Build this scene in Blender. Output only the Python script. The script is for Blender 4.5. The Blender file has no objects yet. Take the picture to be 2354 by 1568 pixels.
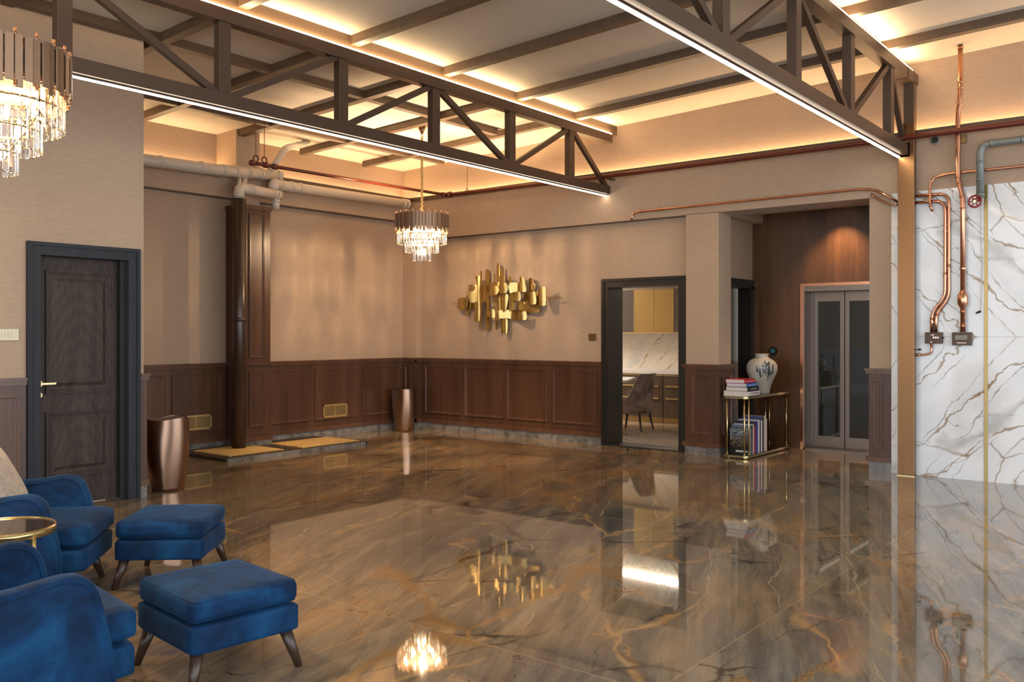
import bpy, bmesh, math, random
from mathutils import Vector, Matrix
PI = math.pi
random.seed(7)
S = bpy.context.scene
COL = S.collection

# ------------------------------------------------------------------ camera
YAW = math.atan(1633 / 2043.4)          # angle between the trusses' direction (+X) and the view
EYE = 1.45
cam_d = bpy.data.cameras.new('camera')
cam_d.sensor_width = 36.0
cam_d.lens = 36.0 * 2043.4 / 2354.0
cam_d.shift_y = -16.0 / 2354.0
cam_d.clip_start = 0.05
cam = bpy.data.objects.new('camera', cam_d)
COL.objects.link(cam)
cam.location = (0, 0, EYE)
cam.rotation_euler = (PI / 2, 0, YAW - PI / 2)
S.camera = cam

# ------------------------------------------------------------------ world: soft daylight entering from the glazed front behind the camera
w = bpy.data.worlds.new('daylight'); S.world = w; w.use_nodes = True
nt = w.node_tree; nt.nodes.clear()
bg = nt.nodes.new('ShaderNodeBackground'); wo = nt.nodes.new('ShaderNodeOutputWorld')
bg.inputs[0].default_value = (0.88, 0.94, 1.0, 1); bg.inputs[1].default_value = 1.7
nt.links.new(bg.outputs[0], wo.inputs[0])

S.view_settings.view_transform = 'Standard'
S.view_settings.look = 'None'
S.view_settings.gamma = 1.0
S.view_settings.use_curve_mapping = False
S.view_settings.exposure = 1.06
try:
    S.cycles.caustics_reflective = False
    S.cycles.caustics_refractive = False
    S.cycles.sample_clamp_indirect = 6.0
    S.cycles.max_bounces = 10
    S.cycles.diffuse_bounces = 5
    S.cycles.use_denoising = True
except Exception:
    pass

WARM = (1.0, 0.69, 0.37)      # cove strips
WARM2 = (1.0, 0.83, 0.62)     # linear lights under the trusses

# ------------------------------------------------------------------ material helpers
def new_mat(name):
    m = bpy.data.materials.new(name); m.use_nodes = True
    n = m.node_tree.nodes; l = m.node_tree.links
    b = n['Principled BSDF']
    return m, n, l, b

def rgb(c): return (c[0], c[1], c[2], 1.0)

def simple(name, col, rough=0.5, metal=0.0, noise=0.0, scale=20, bump=0.0, **kw):
    m, n, l, b = new_mat(name)
    b.inputs['Roughness'].default_value = rough
    b.inputs['Metallic'].default_value = metal
    for k, v in kw.items():
        b.inputs[k.replace('_', ' ')].default_value = v
    tc = n.new('ShaderNodeTexCoord'); nz = n.new('ShaderNodeTexNoise')
    nz.inputs['Scale'].default_value = scale; nz.inputs['Detail'].default_value = 3
    l.new(tc.outputs['Object'], nz.inputs['Vector'])
    mx = n.new('ShaderNodeMix'); mx.data_type = 'RGBA'
    mx.inputs[6].default_value = rgb([c * (1 - noise) for c in col])
    mx.inputs[7].default_value = rgb([min(1, c * (1 + noise)) for c in col])
    l.new(nz.outputs[0], mx.inputs[0]); l.new(mx.outputs[2], b.inputs['Base Color'])
    if bump:
        bp = n.new('ShaderNodeBump'); bp.inputs['Strength'].default_value = bump; bp.inputs['Distance'].default_value = 0.002
        l.new(nz.outputs[0], bp.inputs['Height']); l.new(bp.outputs[0], b.inputs['Normal'])
    return m

def ramp(n, stops):
    r = n.new('ShaderNodeValToRGB')
    e = r.color_ramp.elements
    while len(e) > 1: e.remove(e[-1])
    e[0].position = stops[0][0]; e[0].color = rgb(stops[0][1])
    for p, c in stops[1:]:
        x = e.new(p); x.color = rgb(c)
    return r

def math_n(n, l, op, a, b=None, c=None):
    x = n.new('ShaderNodeMath'); x.operation = op
    for i, v in enumerate((a, b, c)):
        if v is None: continue
        if isinstance(v, (int, float)): x.inputs[i].default_value = v
        else: l.new(v, x.inputs[i])
    return x.outputs[0]

def mapping(n, l, src, scale=(1, 1, 1), rot=(0, 0, 0), loc=(0, 0, 0)):
    mp = n.new('ShaderNodeMapping')
    mp.inputs['Scale'].default_value = scale; mp.inputs['Rotation'].default_value = rot; mp.inputs['Location'].default_value = loc
    l.new(src, mp.inputs['Vector']); return mp.outputs[0]

def aniso(n, l, src, ang, along, across, loc=(0, 0, 0)):
    r = mapping(n, l, src, (1, 1, 1), (0, 0, -math.radians(ang)))
    return mapping(n, l, r, (along, across, 1.0), (0, 0, 0), loc)

def noise_n(n, l, vec, scale, detail=4, rough=0.55, dist=0.0):
    nz = n.new('ShaderNodeTexNoise'); nz.inputs['Scale'].default_value = scale
    nz.inputs['Detail'].default_value = detail; nz.inputs['Roughness'].default_value = rough
    nz.inputs['Distortion'].default_value = dist
    l.new(vec, nz.inputs['Vector']); return nz

def mixc(n, l, fac, a, b, mode='MIX'):
    mx = n.new('ShaderNodeMix'); mx.data_type = 'RGBA'; mx.blend_type = mode
    for i, v in ((0, fac), (6, a), (7, b)):
        if isinstance(v, (int, float)): mx.inputs[i].default_value = v
        elif isinstance(v, tuple): mx.inputs[i].default_value = rgb(v)
        else: l.new(v, mx.inputs[i])
    return mx.outputs[2]

def band(n, l, val, centre, width):
    """1 on val==centre falling to 0 at +-width"""
    d = math_n(n, l, 'ABSOLUTE', math_n(n, l, 'SUBTRACT', val, centre))
    q = math_n(n, l, 'DIVIDE', d, width)
    r = math_n(n, l, 'SUBTRACT', 1.0, q)
    x = n.new('ShaderNodeMath'); x.operation = 'MAXIMUM'; x.inputs[1].default_value = 0.0
    l.new(r, x.inputs[0]); return x.outputs[0]

def line_vein(n, l, vec, ang, freq, amp, nsc, width, loc, wob, c, col, strength, mask=None, core=None, det=5):
    '''long roughly parallel veins: wobbling lines at the given angle, width in metres'''
    r = mapping(n, l, vec, (1, 1, 1), (0, 0, -math.radians(ang)))
    sp = n.new('ShaderNodeSeparateXYZ'); l.new(r, sp.inputs[0])
    nz = noise_n(n, l, mapping(n, l, vec, (1, 1, 1), (0, 0, 0), loc), nsc, det, 0.55)
    t = math_n(n, l, 'ADD', math_n(n, l, 'MULTIPLY', sp.outputs[1], freq), math_n(n, l, 'MULTIPLY', nz.outputs[0], amp))
    t = math_n(n, l, 'FRACT', math_n(n, l, 'ADD', t, loc[0]))
    wv = math_n(n, l, 'MULTIPLY', math_n(n, l, 'POWER', wob, 2.5), width * freq * 7)
    k = band(n, l, t, 0.5, wv)
    k = math_n(n, l, 'MULTIPLY', math_n(n, l, 'POWER', k, 0.7), strength)
    mo = None
    if mask:
        mk = noise_n(n, l, mapping(n, l, vec, (1, 1, 1), (0, 0, 0), mask[1]), mask[0], 2, 0.5)
        mr = ramp(n, [(mask[2], (0, 0, 0)), (mask[2] + .08, (1, 1, 1))]); l.new(mk.outputs[0], mr.inputs[0]); mo = mr.outputs[0]
        k = math_n(n, l, 'MULTIPLY', k, mo)
    out = mixc(n, l, k, col, c)
    if core:
        kc = band(n, l, t, 0.5 + width * freq * .35, width * freq * .22)
        if mo is not None: kc = math_n(n, l, 'MULTIPLY', kc, mo)
        out = mixc(n, l, math_n(n, l, 'MULTIPLY', kc, 0.85), out, core)
    return out

def crack_vein(n, l, vec, ang, along, across, width, wob, c, col, strength, mask, loc=(0, 0, 0)):
    '''branching web of fine veins (cell edges of a warped Voronoi pattern)'''
    v = n.new('ShaderNodeTexVoronoi'); v.feature = 'DISTANCE_TO_EDGE'; v.inputs['Scale'].default_value = 1.0
    l.new(aniso(n, l, vec, ang, along, across, loc), v.inputs['Vector'])
    k = band(n, l, v.outputs['Distance'], 0.0, math_n(n, l, 'MULTIPLY', math_n(n, l, 'POWER', wob, 3.0), width * 9))
    mk = noise_n(n, l, mapping(n, l, vec, (1, 1, 1), (0, 0, 0), mask[1]), mask[0], 2, 0.5)
    mr = ramp(n, [(mask[2], (0, 0, 0)), (mask[2] + .1, (1, 1, 1))]); l.new(mk.outputs[0], mr.inputs[0])
    k = math_n(n, l, 'MULTIPLY', math_n(n, l, 'MULTIPLY', k, strength), mr.outputs[0])
    return mixc(n, l, k, col, c)

def wallpaper(name, col, seams=True):
    m, n, l, b = new_mat(name)
    g = n.new('ShaderNodeNewGeometry')
    v1 = mapping(n, l, g.outputs['Position'], (14, 14, 330))
    a = noise_n(n, l, v1, 1.0, 3, 0.6)
    v2 = mapping(n, l, g.outputs['Position'], (160, 160, 60))
    c2 = noise_n(n, l, v2, 1.0, 2, 0.5)
    v3 = mapping(n, l, g.outputs['Position'], (1.1, 1.1, 0.25))
    c3 = noise_n(n, l, v3, 1.0, 2, 0.5)
    s = math_n(n, l, 'ADD', math_n(n, l, 'MULTIPLY', a.outputs[0], 0.55), math_n(n, l, 'MULTIPLY', c2.outputs[0], 0.25))
    s = math_n(n, l, 'ADD', s, math_n(n, l, 'MULTIPLY', c3.outputs[0], 0.25))
    r = ramp(n, [(0.30, [c * 0.72 for c in col]), (0.52, col), (0.75, [min(1, c * 1.22) for c in col])])
    l.new(s, r.inputs[0]); l.new(r.outputs[0], b.inputs['Base Color'])
    b.inputs['Roughness'].default_value = 0.62
    b.inputs['Sheen Weight'].default_value = 0.1
    bp = n.new('ShaderNodeBump'); bp.inputs['Strength'].default_value = 0.25; bp.inputs['Distance'].default_value = 0.002
    l.new(s, bp.inputs['Height']); l.new(bp.outputs[0], b.inputs['Normal'])
    return m

def wood(name, dark, mid, light, rough=0.38, scale=1.0, axis='Z', cathedral=False, spec=0.5):
    m, n, l, b = new_mat(name)
    g = n.new('ShaderNodeTexCoord')
    st = {'Z': (9, 9, 0.55), 'X': (0.55, 9, 9), 'Y': (9, 0.55, 9)}[axis]
    st = tuple(k * scale for k in st)
    v = mapping(n, l, g.outputs['Object'], st)
    big = noise_n(n, l, v, 1.0, 4, 0.6, 0.6)
    fs = tuple(k * 11 for k in st)
    v2 = mapping(n, l, g.outputs['Object'], fs)
    fine = noise_n(n, l, v2, 1.0, 3, 0.6)
    s = math_n(n, l, 'ADD', math_n(n, l, 'MULTIPLY', big.outputs[0], 0.65), math_n(n, l, 'MULTIPLY', fine.outputs[0], 0.35))
    if cathedral:
        wv = n.new('ShaderNodeTexWave'); wv.wave_type = 'RINGS'; wv.rings_direction = 'Y'
        v4 = mapping(n, l, g.outputs['Object'], (1.0, 1.0, 0.16), (0, 0, 0), (0.0, 0, 0.3))
        l.new(v4, wv.inputs['Vector']); wv.inputs['Scale'].default_value = 14; wv.inputs['Distortion'].default_value = 3.5
        wv.inputs['Detail'].default_value = 3; wv.inputs['Detail Scale'].default_value = 1.4
        s = math_n(n, l, 'ADD', math_n(n, l, 'MULTIPLY', s, 0.91), math_n(n, l, 'MULTIPLY', wv.outputs['Fac'], 0.09))
    r = ramp(n, [(0.30, dark), (0.5, mid), (0.72, light)])
    l.new(s, r.inputs[0]); l.new(r.outputs[0], b.inputs['Base Color'])
    b.inputs['Roughness'].default_value = rough
    b.inputs['Specular IOR Level'].default_value = spec
    bp = n.new('ShaderNodeBump'); bp.inputs['Strength'].default_value = 0.12; bp.inputs['Distance'].default_value = 0.002
    l.new(fine.outputs[0], bp.inputs['Height']); l.new(bp.outputs[0], b.inputs['Normal'])
    return m

def brushed(name, col, rough=0.3, axis='Z', amount=0.15, metal=1.0):
    m, n, l, b = new_mat(name)
    g = n.new('ShaderNodeTexCoord')
    st = {'Z': (120, 120, 1.5), 'X': (1.5, 120, 120), 'Y': (120, 1.5, 120)}[axis]
    nz = noise_n(n, l, mapping(n, l, g.outputs['Object'], st), 1.0, 2, 0.5)
    c = mixc(n, l, nz.outputs[0], tuple(k * (1 - amount) for k in col), tuple(min(1, k * (1 + amount)) for k in col))
    l.new(c, b.inputs['Base Color'])
    b.inputs['Metallic'].default_value = metal
    rr = math_n(n, l, 'ADD', rough - 0.05, math_n(n, l, 'MULTIPLY', nz.outputs[0], 0.1))
    l.new(rr, b.inputs['Roughness'])
    return m

def emit(name, col, strength):
    m, n, l, b = new_mat(name)
    b.inputs['Base Color'].default_value = (0.8, 0.8, 0.8, 1)
    b.inputs['Emission Color'].default_value = rgb(col)
    b.inputs['Emission Strength'].default_value = strength
    return m

def floor_marble():
    m, n, l, b = new_mat('polished_brown_marble')
    g = n.new('ShaderNodeNewGeometry')
    sp = n.new('ShaderNodeSeparateXYZ'); l.new(g.outputs['Position'], sp.inputs[0])
    x = math_n(n, l, 'DIVIDE', math_n(n, l, 'SUBTRACT', sp.outputs[0], 3.17), 2.8)
    y = math_n(n, l, 'DIVIDE', math_n(n, l, 'SUBTRACT', sp.outputs[1], 1.80), 1.42)
    ix = math_n(n, l, 'FLOOR', x); iy = math_n(n, l, 'FLOOR', y)
    cv = n.new('ShaderNodeCombineXYZ'); l.new(ix, cv.inputs[0]); l.new(iy, cv.inputs[1])
    wn = n.new('ShaderNodeTexWhiteNoise'); wn.noise_dimensions = '3D'; l.new(cv.outputs[0], wn.inputs['Vector'])
    off = n.new('ShaderNodeVectorMath'); off.operation = 'MULTIPLY_ADD'
    off.inputs[1].default_value = (0.35, 0.35, 0.35)
    l.new(wn.outputs['Color'], off.inputs[0]); l.new(g.outputs['Position'], off.inputs[2])
    P = off.outputs[0]
    def warped(amp, sc, det):
        wq = noise_n(n, l, P, sc, det, 0.5)
        wa = n.new('ShaderNodeVectorMath'); wa.operation = 'MULTIPLY_ADD'; wa.inputs[1].default_value = (amp, amp, 0.0)
        l.new(wq.outputs['Color'], wa.inputs[0]); l.new(P, wa.inputs[2]); return wa.outputs[0]
    WA = warped(0.22, 0.8, 4)
    WB = warped(0.30, 1.7, 5)
    # long soft streaks
    R1 = mapping(n, l, WA, (1, 1, 1), (0, 0, math.radians(-24)))
    S1 = mapping(n, l, R1, (0.40, 1.7, 1.0))
    body = noise_n(n, l, S1, 0.95, 10, 0.66, 0.1)
    rb = ramp(n, [(0.28, (0.050, 0.044, 0.038)), (0.38, (0.120, 0.103, 0.086)), (0.47, (0.200, 0.165, 0.125)), (0.55, (0.300, 0.220, 0.140)), (0.63, (0.22, 0.19, 0.155)), (0.76, (0.40, 0.33, 0.24))])
    l.new(body.outputs[0], rb.inputs[0])
    S2 = mapping(n, l, R1, (0.55, 6.0, 1.0))
    st = noise_n(n, l, S2, 1.3, 8, 0.7, 0.4)
    k = ramp(n, [(0.47, (0, 0, 0)), (0.62, (1, 1, 1))]); l.new(st.outputs[0], k.inputs[0])
    col = mixc(n, l, math_n(n, l, 'MULTIPLY', k.outputs[0], 0.5), rb.outputs[0], (0.06, 0.048, 0.038))
    k2 = ramp(n, [(0.32, (1, 1, 1)), (0.45, (0, 0, 0))]); l.new(st.outputs[0], k2.inputs[0])
    col = mixc(n, l, math_n(n, l, 'MULTIPLY', k2.outputs[0], 0.5), col, (0.40, 0.30, 0.18))
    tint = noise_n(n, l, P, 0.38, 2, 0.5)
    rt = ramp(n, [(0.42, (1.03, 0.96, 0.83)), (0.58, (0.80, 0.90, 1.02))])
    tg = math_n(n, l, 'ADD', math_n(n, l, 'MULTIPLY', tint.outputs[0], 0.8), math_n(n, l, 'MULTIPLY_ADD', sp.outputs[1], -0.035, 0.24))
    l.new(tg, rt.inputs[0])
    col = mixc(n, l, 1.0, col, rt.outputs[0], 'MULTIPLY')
    wob = noise_n(n, l, P, 2.6, 2, 0.5)
    W_ = wob.outputs[0]
    GOLD = (0.32, 0.19, 0.08); DK = (0.040, 0.024, 0.014)
    col = line_vein(n, l, P, 24, 2.4, 1.5, 0.9, 0.0035, (1.3, 9.2, 0), W_, (0.48, 0.37, 0.24), col, 0.75, (0.9, (4, 2, 0), .47))
    col = line_vein(n, l, P, 12, 1.7, 1.6, 1.1, 0.0045, (6.3, 3.2, 0), W_, (0.050, 0.038, 0.030), col, 0.8, (0.8, (1, 7, 0), .46))
    col = line_vein(n, l, P, 32, 0.75, 1.2, 0.8, 0.019, (3.1, 1.7, 0), W_, GOLD, col, 1.0, (0.7, (9, 2, 0), .38), DK, 7)
    col = line_vein(n, l, P, -28, 0.5, 1.1, 0.9, 0.022, (7.35, 2.2, 0), W_, GOLD, col, 1.0, (0.7, (2, 6, 0), .43), DK, 8)
    col = line_vein(n, l, P, -62, 0.9, 1.0, 1.3, 0.004, (2.6, 5.2, 0), W_, DK, col, 0.9, (0.9, (5, 5, 0), .44), None, 6)
    col = line_vein(n, l, P, 75, 0.7, 1.2, 1.0, 0.006, (8.6, 1.2, 0), W_, (0.42, 0.27, 0.13), col, 0.8, (0.8, (3, 8, 0), .46), None, 6)
    WC = warped(0.55, 1.3, 6)
    col = crack_vein(n, l, WC, 24, 0.55, 1.25, 0.020, W_, (0.40, 0.26, 0.12), col, 0.9, (0.9, (6, 6, 0), .46), (3, 1, 0))
    col = crack_vein(n, l, WC, -20, 0.7, 1.1, 0.012, W_, (0.035, 0.022, 0.014), col, 0.95, (0.8, (1, 3, 0), .46), (7, 5, 0))
    col = crack_vein(n, l, WC, 40, 0.35, 0.8, 0.030, W_, (0.29, 0.165, 0.06), col, 1.0, (0.55, (8, 1, 0), .48), (2, 9, 0))
    # slab joints
    fx = math_n(n, l, 'FRACT', x); fy = math_n(n, l, 'FRACT', y)
    ex = math_n(n, l, 'MULTIPLY', math_n(n, l, 'MINIMUM', fx, math_n(n, l, 'SUBTRACT', 1.0, fx)), 2.8)
    ey = math_n(n, l, 'MULTIPLY', math_n(n, l, 'MINIMUM', fy, math_n(n, l, 'SUBTRACT', 1.0, fy)), 1.42)
    e = math_n(n, l, 'MINIMUM', ex, ey)
    j = math_n(n, l, 'LESS_THAN', e, 0.0018)
    col = mixc(n, l, math_n(n, l, 'MULTIPLY', j, 0.8), col, (0.46, 0.36, 0.24))
    l.new(col, b.inputs['Base Color'])
    b.inputs['Roughness'].default_value = 0.03
    b.inputs['IOR'].default_value = 1.68
    return m

def white_marble(name, base=(0.74, 0.75, 0.76), flip_z=None, axis='Y', ang=44, k0=1.0):
    m, n, l, b = new_mat(name)
    g = n.new('ShaderNodeNewGeometry')
    sp = n.new('ShaderNodeSeparateXYZ'); l.new(g.outputs['Position'], sp.inputs[0])
    u = sp.outputs[1] if axis == 'Y' else sp.outputs[0]
    z = sp.outputs[2] if axis != 'XY' else sp.outputs[1]
    if flip_z is not None:
        z = math_n(n, l, 'ABSOLUTE', math_n(n, l, 'SUBTRACT', z, flip_z))
    cv = n.new('ShaderNodeCombineXYZ'); l.new(u, cv.inputs[0]); l.new(z, cv.inputs[1])
    wq = noise_n(n, l, cv.outputs[0], 1.6, 4, 0.55)
    wa = n.new('ShaderNodeVectorMath'); wa.operation = 'MULTIPLY_ADD'; wa.inputs[1].default_value = (0.30, 0.30, 0.0)
    l.new(wq.outputs['Color'], wa.inputs[0]); l.new(cv.outputs[0], wa.inputs[2])
    cl = noise_n(n, l, aniso(n, l, wa.outputs[0], ang, 0.6, 1.8), 1.2, 4, 0.6)
    rc = ramp(n, [(0.36, tuple(k * 0.87 for k in base)), (0.58, base)])
    l.new(cl.outputs[0], rc.inputs[0]); col = rc.outputs[0]
    W_ = noise_n(n, l, cv.outputs[0], 3.0, 2, 0.5).outputs[0]
    C_ = cv.outputs[0]
    col = line_vein(n, l, C_, ang, 1.0, 1.0, 1.0, 0.065, (0.7, 3.1, 0), W_, (0.46, 0.46, 0.43), col, .8 * k0, (1.0, (2, 1, 0), .42), None, 4)
    col = line_vein(n, l, C_, ang - 6, 2.2, 1.4, 1.4, 0.0085, (4.35, 1.2, 0), W_, (0.34, 0.21, 0.09), col, 1.0 * k0, (1.2, (5, 1, 0), .34), (0.10, 0.06, 0.03), 6)
    col = line_vein(n, l, C_, ang + 8, 4.5, 1.6, 1.6, 0.0045, (8.3, 5.2, 0), W_, (0.24, 0.22, 0.21), col, .9 * k0, (2.2, (7, 4, 0), .42), None, 6)
    col = line_vein(n, l, C_, ang - 38, 1.2, 1.0, 1.8, 0.0035, (2.3, 7.2, 0), W_, (0.36, 0.24, 0.12), col, .9 * k0, (1.6, (3, 9, 0), .45), None, 6)
    col = crack_vein(n, l, wa.outputs[0], ang, 0.55, 1.7, 0.012, W_, (0.30, 0.19, 0.09), col, .95 * k0, (1.1, (4, 7, 0), .47), (1, 4, 0))
    l.new(col, b.inputs['Base Color'])
    b.inputs['Roughness'].default_value = 0.07
    return m

def grey_stone():
    m, n, l, b = new_mat('grey_marble')
    g = n.new('ShaderNodeNewGeometry'); P = g.outputs['Position']
    a = noise_n(n, l, P, 5.0, 6, 0.65, 0.8)
    r = ramp(n, [(0.35, (0.09, 0.085, 0.08)), (0.5, (0.17, 0.16, 0.15)), (0.7, (0.27, 0.255, 0.24))]); l.new(a.outputs[0], r.inputs[0])
    v = noise_n(n, l, P, 5.5, 5, 0.6, 0.2); k = band(n, l, v.outputs[0], 0.5, 0.02)
    col = mixc(n, l, math_n(n, l, 'MULTIPLY', k, 0.55), r.outputs[0], (0.38, 0.35, 0.31))
    l.new(col, b.inputs['Base Color']); b.inputs['Roughness'].default_value = 0.12
    return m

def velvet(name, col, hi):
    m, n, l, b = new_mat(name)
    g = n.new('ShaderNodeTexCoord')
    a = noise_n(n, l, g.outputs['Object'], 4.2, 4, 0.6, 0.8)
    f = noise_n(n, l, g.outputs['Object'], 420, 1, 0.5)
    s = math_n(n, l, 'ADD', math_n(n, l, 'MULTIPLY', a.outputs[0], 0.9), math_n(n, l, 'MULTIPLY', f.outputs[0], 0.12))
    r = ramp(n, [(0.38, tuple(k * 0.55 for k in col)), (0.50, col), (0.66, hi)])
    l.new(s, r.inputs[0]); l.new(r.outputs[0], b.inputs['Base Color'])
    b.inputs['Roughness'].default_value = 0.75
    b.inputs['Sheen Weight'].default_value = 0.25
    b.inputs['Sheen Roughness'].default_value = 0.35
    b.inputs['Sheen Tint'].default_value = rgb([min(1, k * 3.2 + 0.12) for k in hi])
    b.inputs['Specular IOR Level'].default_value = 0.2
    bp = n.new('ShaderNodeBump'); bp.inputs['Strength'].default_value = 0.1; bp.inputs['Distance'].default_value = 0.001
    l.new(f.outputs[0], bp.inputs['Height']); l.new(bp.outputs[0], b.inputs['Normal'])
    return m

M = {}
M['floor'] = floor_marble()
M['paper'] = wallpaper('grasscloth_wallpaper', (0.415, 0.302, 0.213))
M['ceil'] = simple('ceiling_plaster', (0.64, 0.58, 0.50), 0.8, noise=0.05, scale=0.8)
M['walnut'] = wood('walnut_panelling', (0.042, 0.018, 0.009), (0.080, 0.035, 0.018), (0.125, 0.060, 0.033), 0.34)
M['walnut_h'] = wood('walnut_rail_highlit', (0.075, 0.034, 0.018), (0.110, 0.051, 0.028), (0.14, 0.068, 0.038), 0.26)  # lighter than the boards: moulding highlights partly put into the colour
M['walnut_lift'] = wood('walnut_veneer_wall', (0.040, 0.016, 0.007), (0.095, 0.042, 0.016), (0.145, 0.068, 0.027), 0.4)
M['darkoak'] = wood('stained_oak', (0.020, 0.014, 0.012), (0.048, 0.035, 0.030), (0.078, 0.058, 0.050), 0.5, 1.2, cathedral=True, spec=0.25)
M['frameblue'] = wood('slate_painted_wood', (0.013, 0.015, 0.020), (0.022, 0.025, 0.033), (0.030, 0.034, 0.044), 0.5, spec=0.3)
M['frameblack'] = simple('black_brown_lacquer', (0.016, 0.013, 0.011), 0.38, noise=0.15)
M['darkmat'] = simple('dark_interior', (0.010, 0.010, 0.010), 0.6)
M['bronze'] = simple('bronze_painted_steel', (0.088, 0.054, 0.036), 0.42, 0.3, noise=0.12, scale=3)
M['beam'] = wood('brown_ceiling_batten', (0.075, 0.045, 0.027), (0.10, 0.062, 0.038), (0.125, 0.08, 0.05), 0.45, axis='X')
M['steelcol'] = brushed('brushed_bronze', (0.22, 0.118, 0.055), 0.34)
M['stone'] = grey_stone()
M['marble'] = white_marble('white_veined_marble', (0.84, 0.86, 0.89), flip_z=1.42)
M['kmarble'] = white_marble('kitchen_marble', (0.66, 0.60, 0.50), None, 'Y', -44)
M['brass'] = simple('polished_brass', (0.50, 0.40, 0.20), 0.22, 0.9, noise=0.05)
M['brasslight'] = simple('satin_brass_grille', (0.55, 0.38, 0.14), 0.4, 0.45, noise=0.05)
M['brassstrip'] = simple('brushed_gold_inlay', (0.36, 0.26, 0.10), 0.35, 0.9, noise=0.05)
M['brass_art'] = simple('aged_brass_leaf', (0.54, 0.39, 0.15), 0.32, 1.0, noise=0.25, scale=9, bump=0.15)
M['brassdk'] = simple('antique_brass', (0.28, 0.19, 0.08), 0.4, 1.0, noise=0.1)
M['copper'] = simple('polished_copper', (0.60, 0.30, 0.19), 0.2, 1.0, noise=0.04, scale=6)
M['copperbin'] = simple('satin_rose_copper', (0.42, 0.27, 0.19), 0.28, 1.0, noise=0.04, scale=2)
M['rosegold'] = simple('rose_gold', (0.80, 0.48, 0.34), 0.15, 1.0)
M['pvc'] = simple('cream_pvc', (0.60, 0.54, 0.46), 0.38, noise=0.03)
M['redpipe'] = simple('oxide_red_pipe', (0.13, 0.025, 0.013), 0.32, 0.1, noise=0.1)
M['greypipe'] = simple('grey_galvanised_pipe', (0.20, 0.22, 0.21), 0.45, 0.3, noise=0.25, scale=14)
M['redvalve'] = simple('red_valve_paint', (0.22, 0.012, 0.015), 0.3)
M['glass'] = simple('clear_crystal', (1.0, 1.0, 1.0), 0.02, 0.0, Transmission_Weight=1.0, IOR=1.45)
M['liftsteel'] = brushed('brushed_stainless', (0.21, 0.175, 0.15), 0.34)
M['liftglass'] = simple('tinted_lift_glass', (0.020, 0.024, 0.022), 0.03, 0.0, IOR=1.55)
M['bluevelvet'] = velvet('blue_velvet', (0.002, 0.026, 0.085), (0.004, 0.055, 0.150))
M['taupevelvet'] = velvet('taupe_velvet', (0.16, 0.11, 0.09), (0.26, 0.19, 0.165))
M['leg'] = simple('dark_walnut_leg', (0.045, 0.024, 0.016), 0.3, noise=0.2, scale=12)
M['chenille'] = simple('beige_chenille', (0.42, 0.37, 0.32), 0.9, noise=0.45, scale=38, bump=0.5)
M['smoke'] = simple('smoked_glass_top', (0.03, 0.022, 0.018), 0.04, 0.0, IOR=1.6)
M['bamboo'] = wood('bamboo_mat', (0.30, 0.17, 0.05), (0.60, 0.39, 0.14), (0.82, 0.60, 0.27), 0.5, axis='X', scale=1.5)
M['darkwood'] = simple('dark_step_frame', (0.045, 0.032, 0.025), 0.4, noise=0.2)
M['led'] = emit('linear_light_diffuser', WARM2, 12.0)
M['cove'] = emit('cove_light_strip', WARM, 33.0)
M['topled'] = emit('truss_up_light_strip', WARM, 30.0)
M['bulb'] = emit('candle_bulb', (1.0, 0.74, 0.46), 22.0)
M['kfill'] = emit('kitchen_fill_panel', (1.0, 0.9, 0.78), 20.0)  # glow of the added kitchen fill panel
M['kfill2'] = emit('kitchen_cove_strip', (1.0, 0.9, 0.78), 25.0)
M['white'] = simple('white_paint', (0.75, 0.72, 0.68), 0.5, noise=0.02)
M['page'] = simple('book_pages', (0.60, 0.56, 0.52), 0.8, noise=0.06, scale=90)
M['kfloor'] = white_marble('beige_kitchen_floor', (0.50, 0.42, 0.34), None, 'XY', 70, .35)
M['kgold'] = brushed('brushed_gold_front', (0.30, 0.21, 0.085), 0.38, 'Z', 0.1)
M['kdark'] = brushed('dark_cabinet_lacquer', (0.085, 0.065, 0.055), 0.35, 'Z', 0.12, 0.3)
M['kwood'] = wood('kitchen_walnut', (0.045, 0.026, 0.015), (0.085, 0.052, 0.030), (0.13, 0.085, 0.05), 0.4)
M['switch'] = brushed('champagne_plate', (0.46, 0.40, 0.28), 0.35, 'X', 0.05, 0.6)
M['black'] = simple('black_plastic', (0.008, 0.008, 0.008), 0.3)
M['panelgrey'] = simple('olive_wall', (0.20, 0.18, 0.14), 0.7)

# ------------------------------------------------------------------ geometry helpers
def link(name, bm, mat, parent=None, smooth=False, loc=None, rot=None):
    me = bpy.data.meshes.new(name)
    bmesh.ops.recalc_face_normals(bm, faces=bm.faces[:])
    bm.to_mesh(me); bm.free()
    if smooth:
        for p in me.polygons: p.use_smooth = True
    me.materials.append(mat)
    o = bpy.data.objects.new(name, me); COL.objects.link(o)
    if parent is not None: o.parent = parent
    if loc is not None: o.location = loc
    if rot is not None: o.rotation_euler = rot
    return o

def empty(name, loc=(0, 0, 0), rz=0.0):
    o = bpy.data.objects.new(name, None); COL.objects.link(o)
    o.empty_display_size = 0.1
    o.location = loc; o.rotation_euler = (0, 0, rz)
    return o

def tag(o, label, cat, group=None, kind=None):
    o['label'] = label; o['category'] = cat
    if group: o['group'] = group
    if kind: o['kind'] = kind
    return o

def struct(o): o['kind'] = 'structure'; return o
def B(): return bmesh.new()

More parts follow.
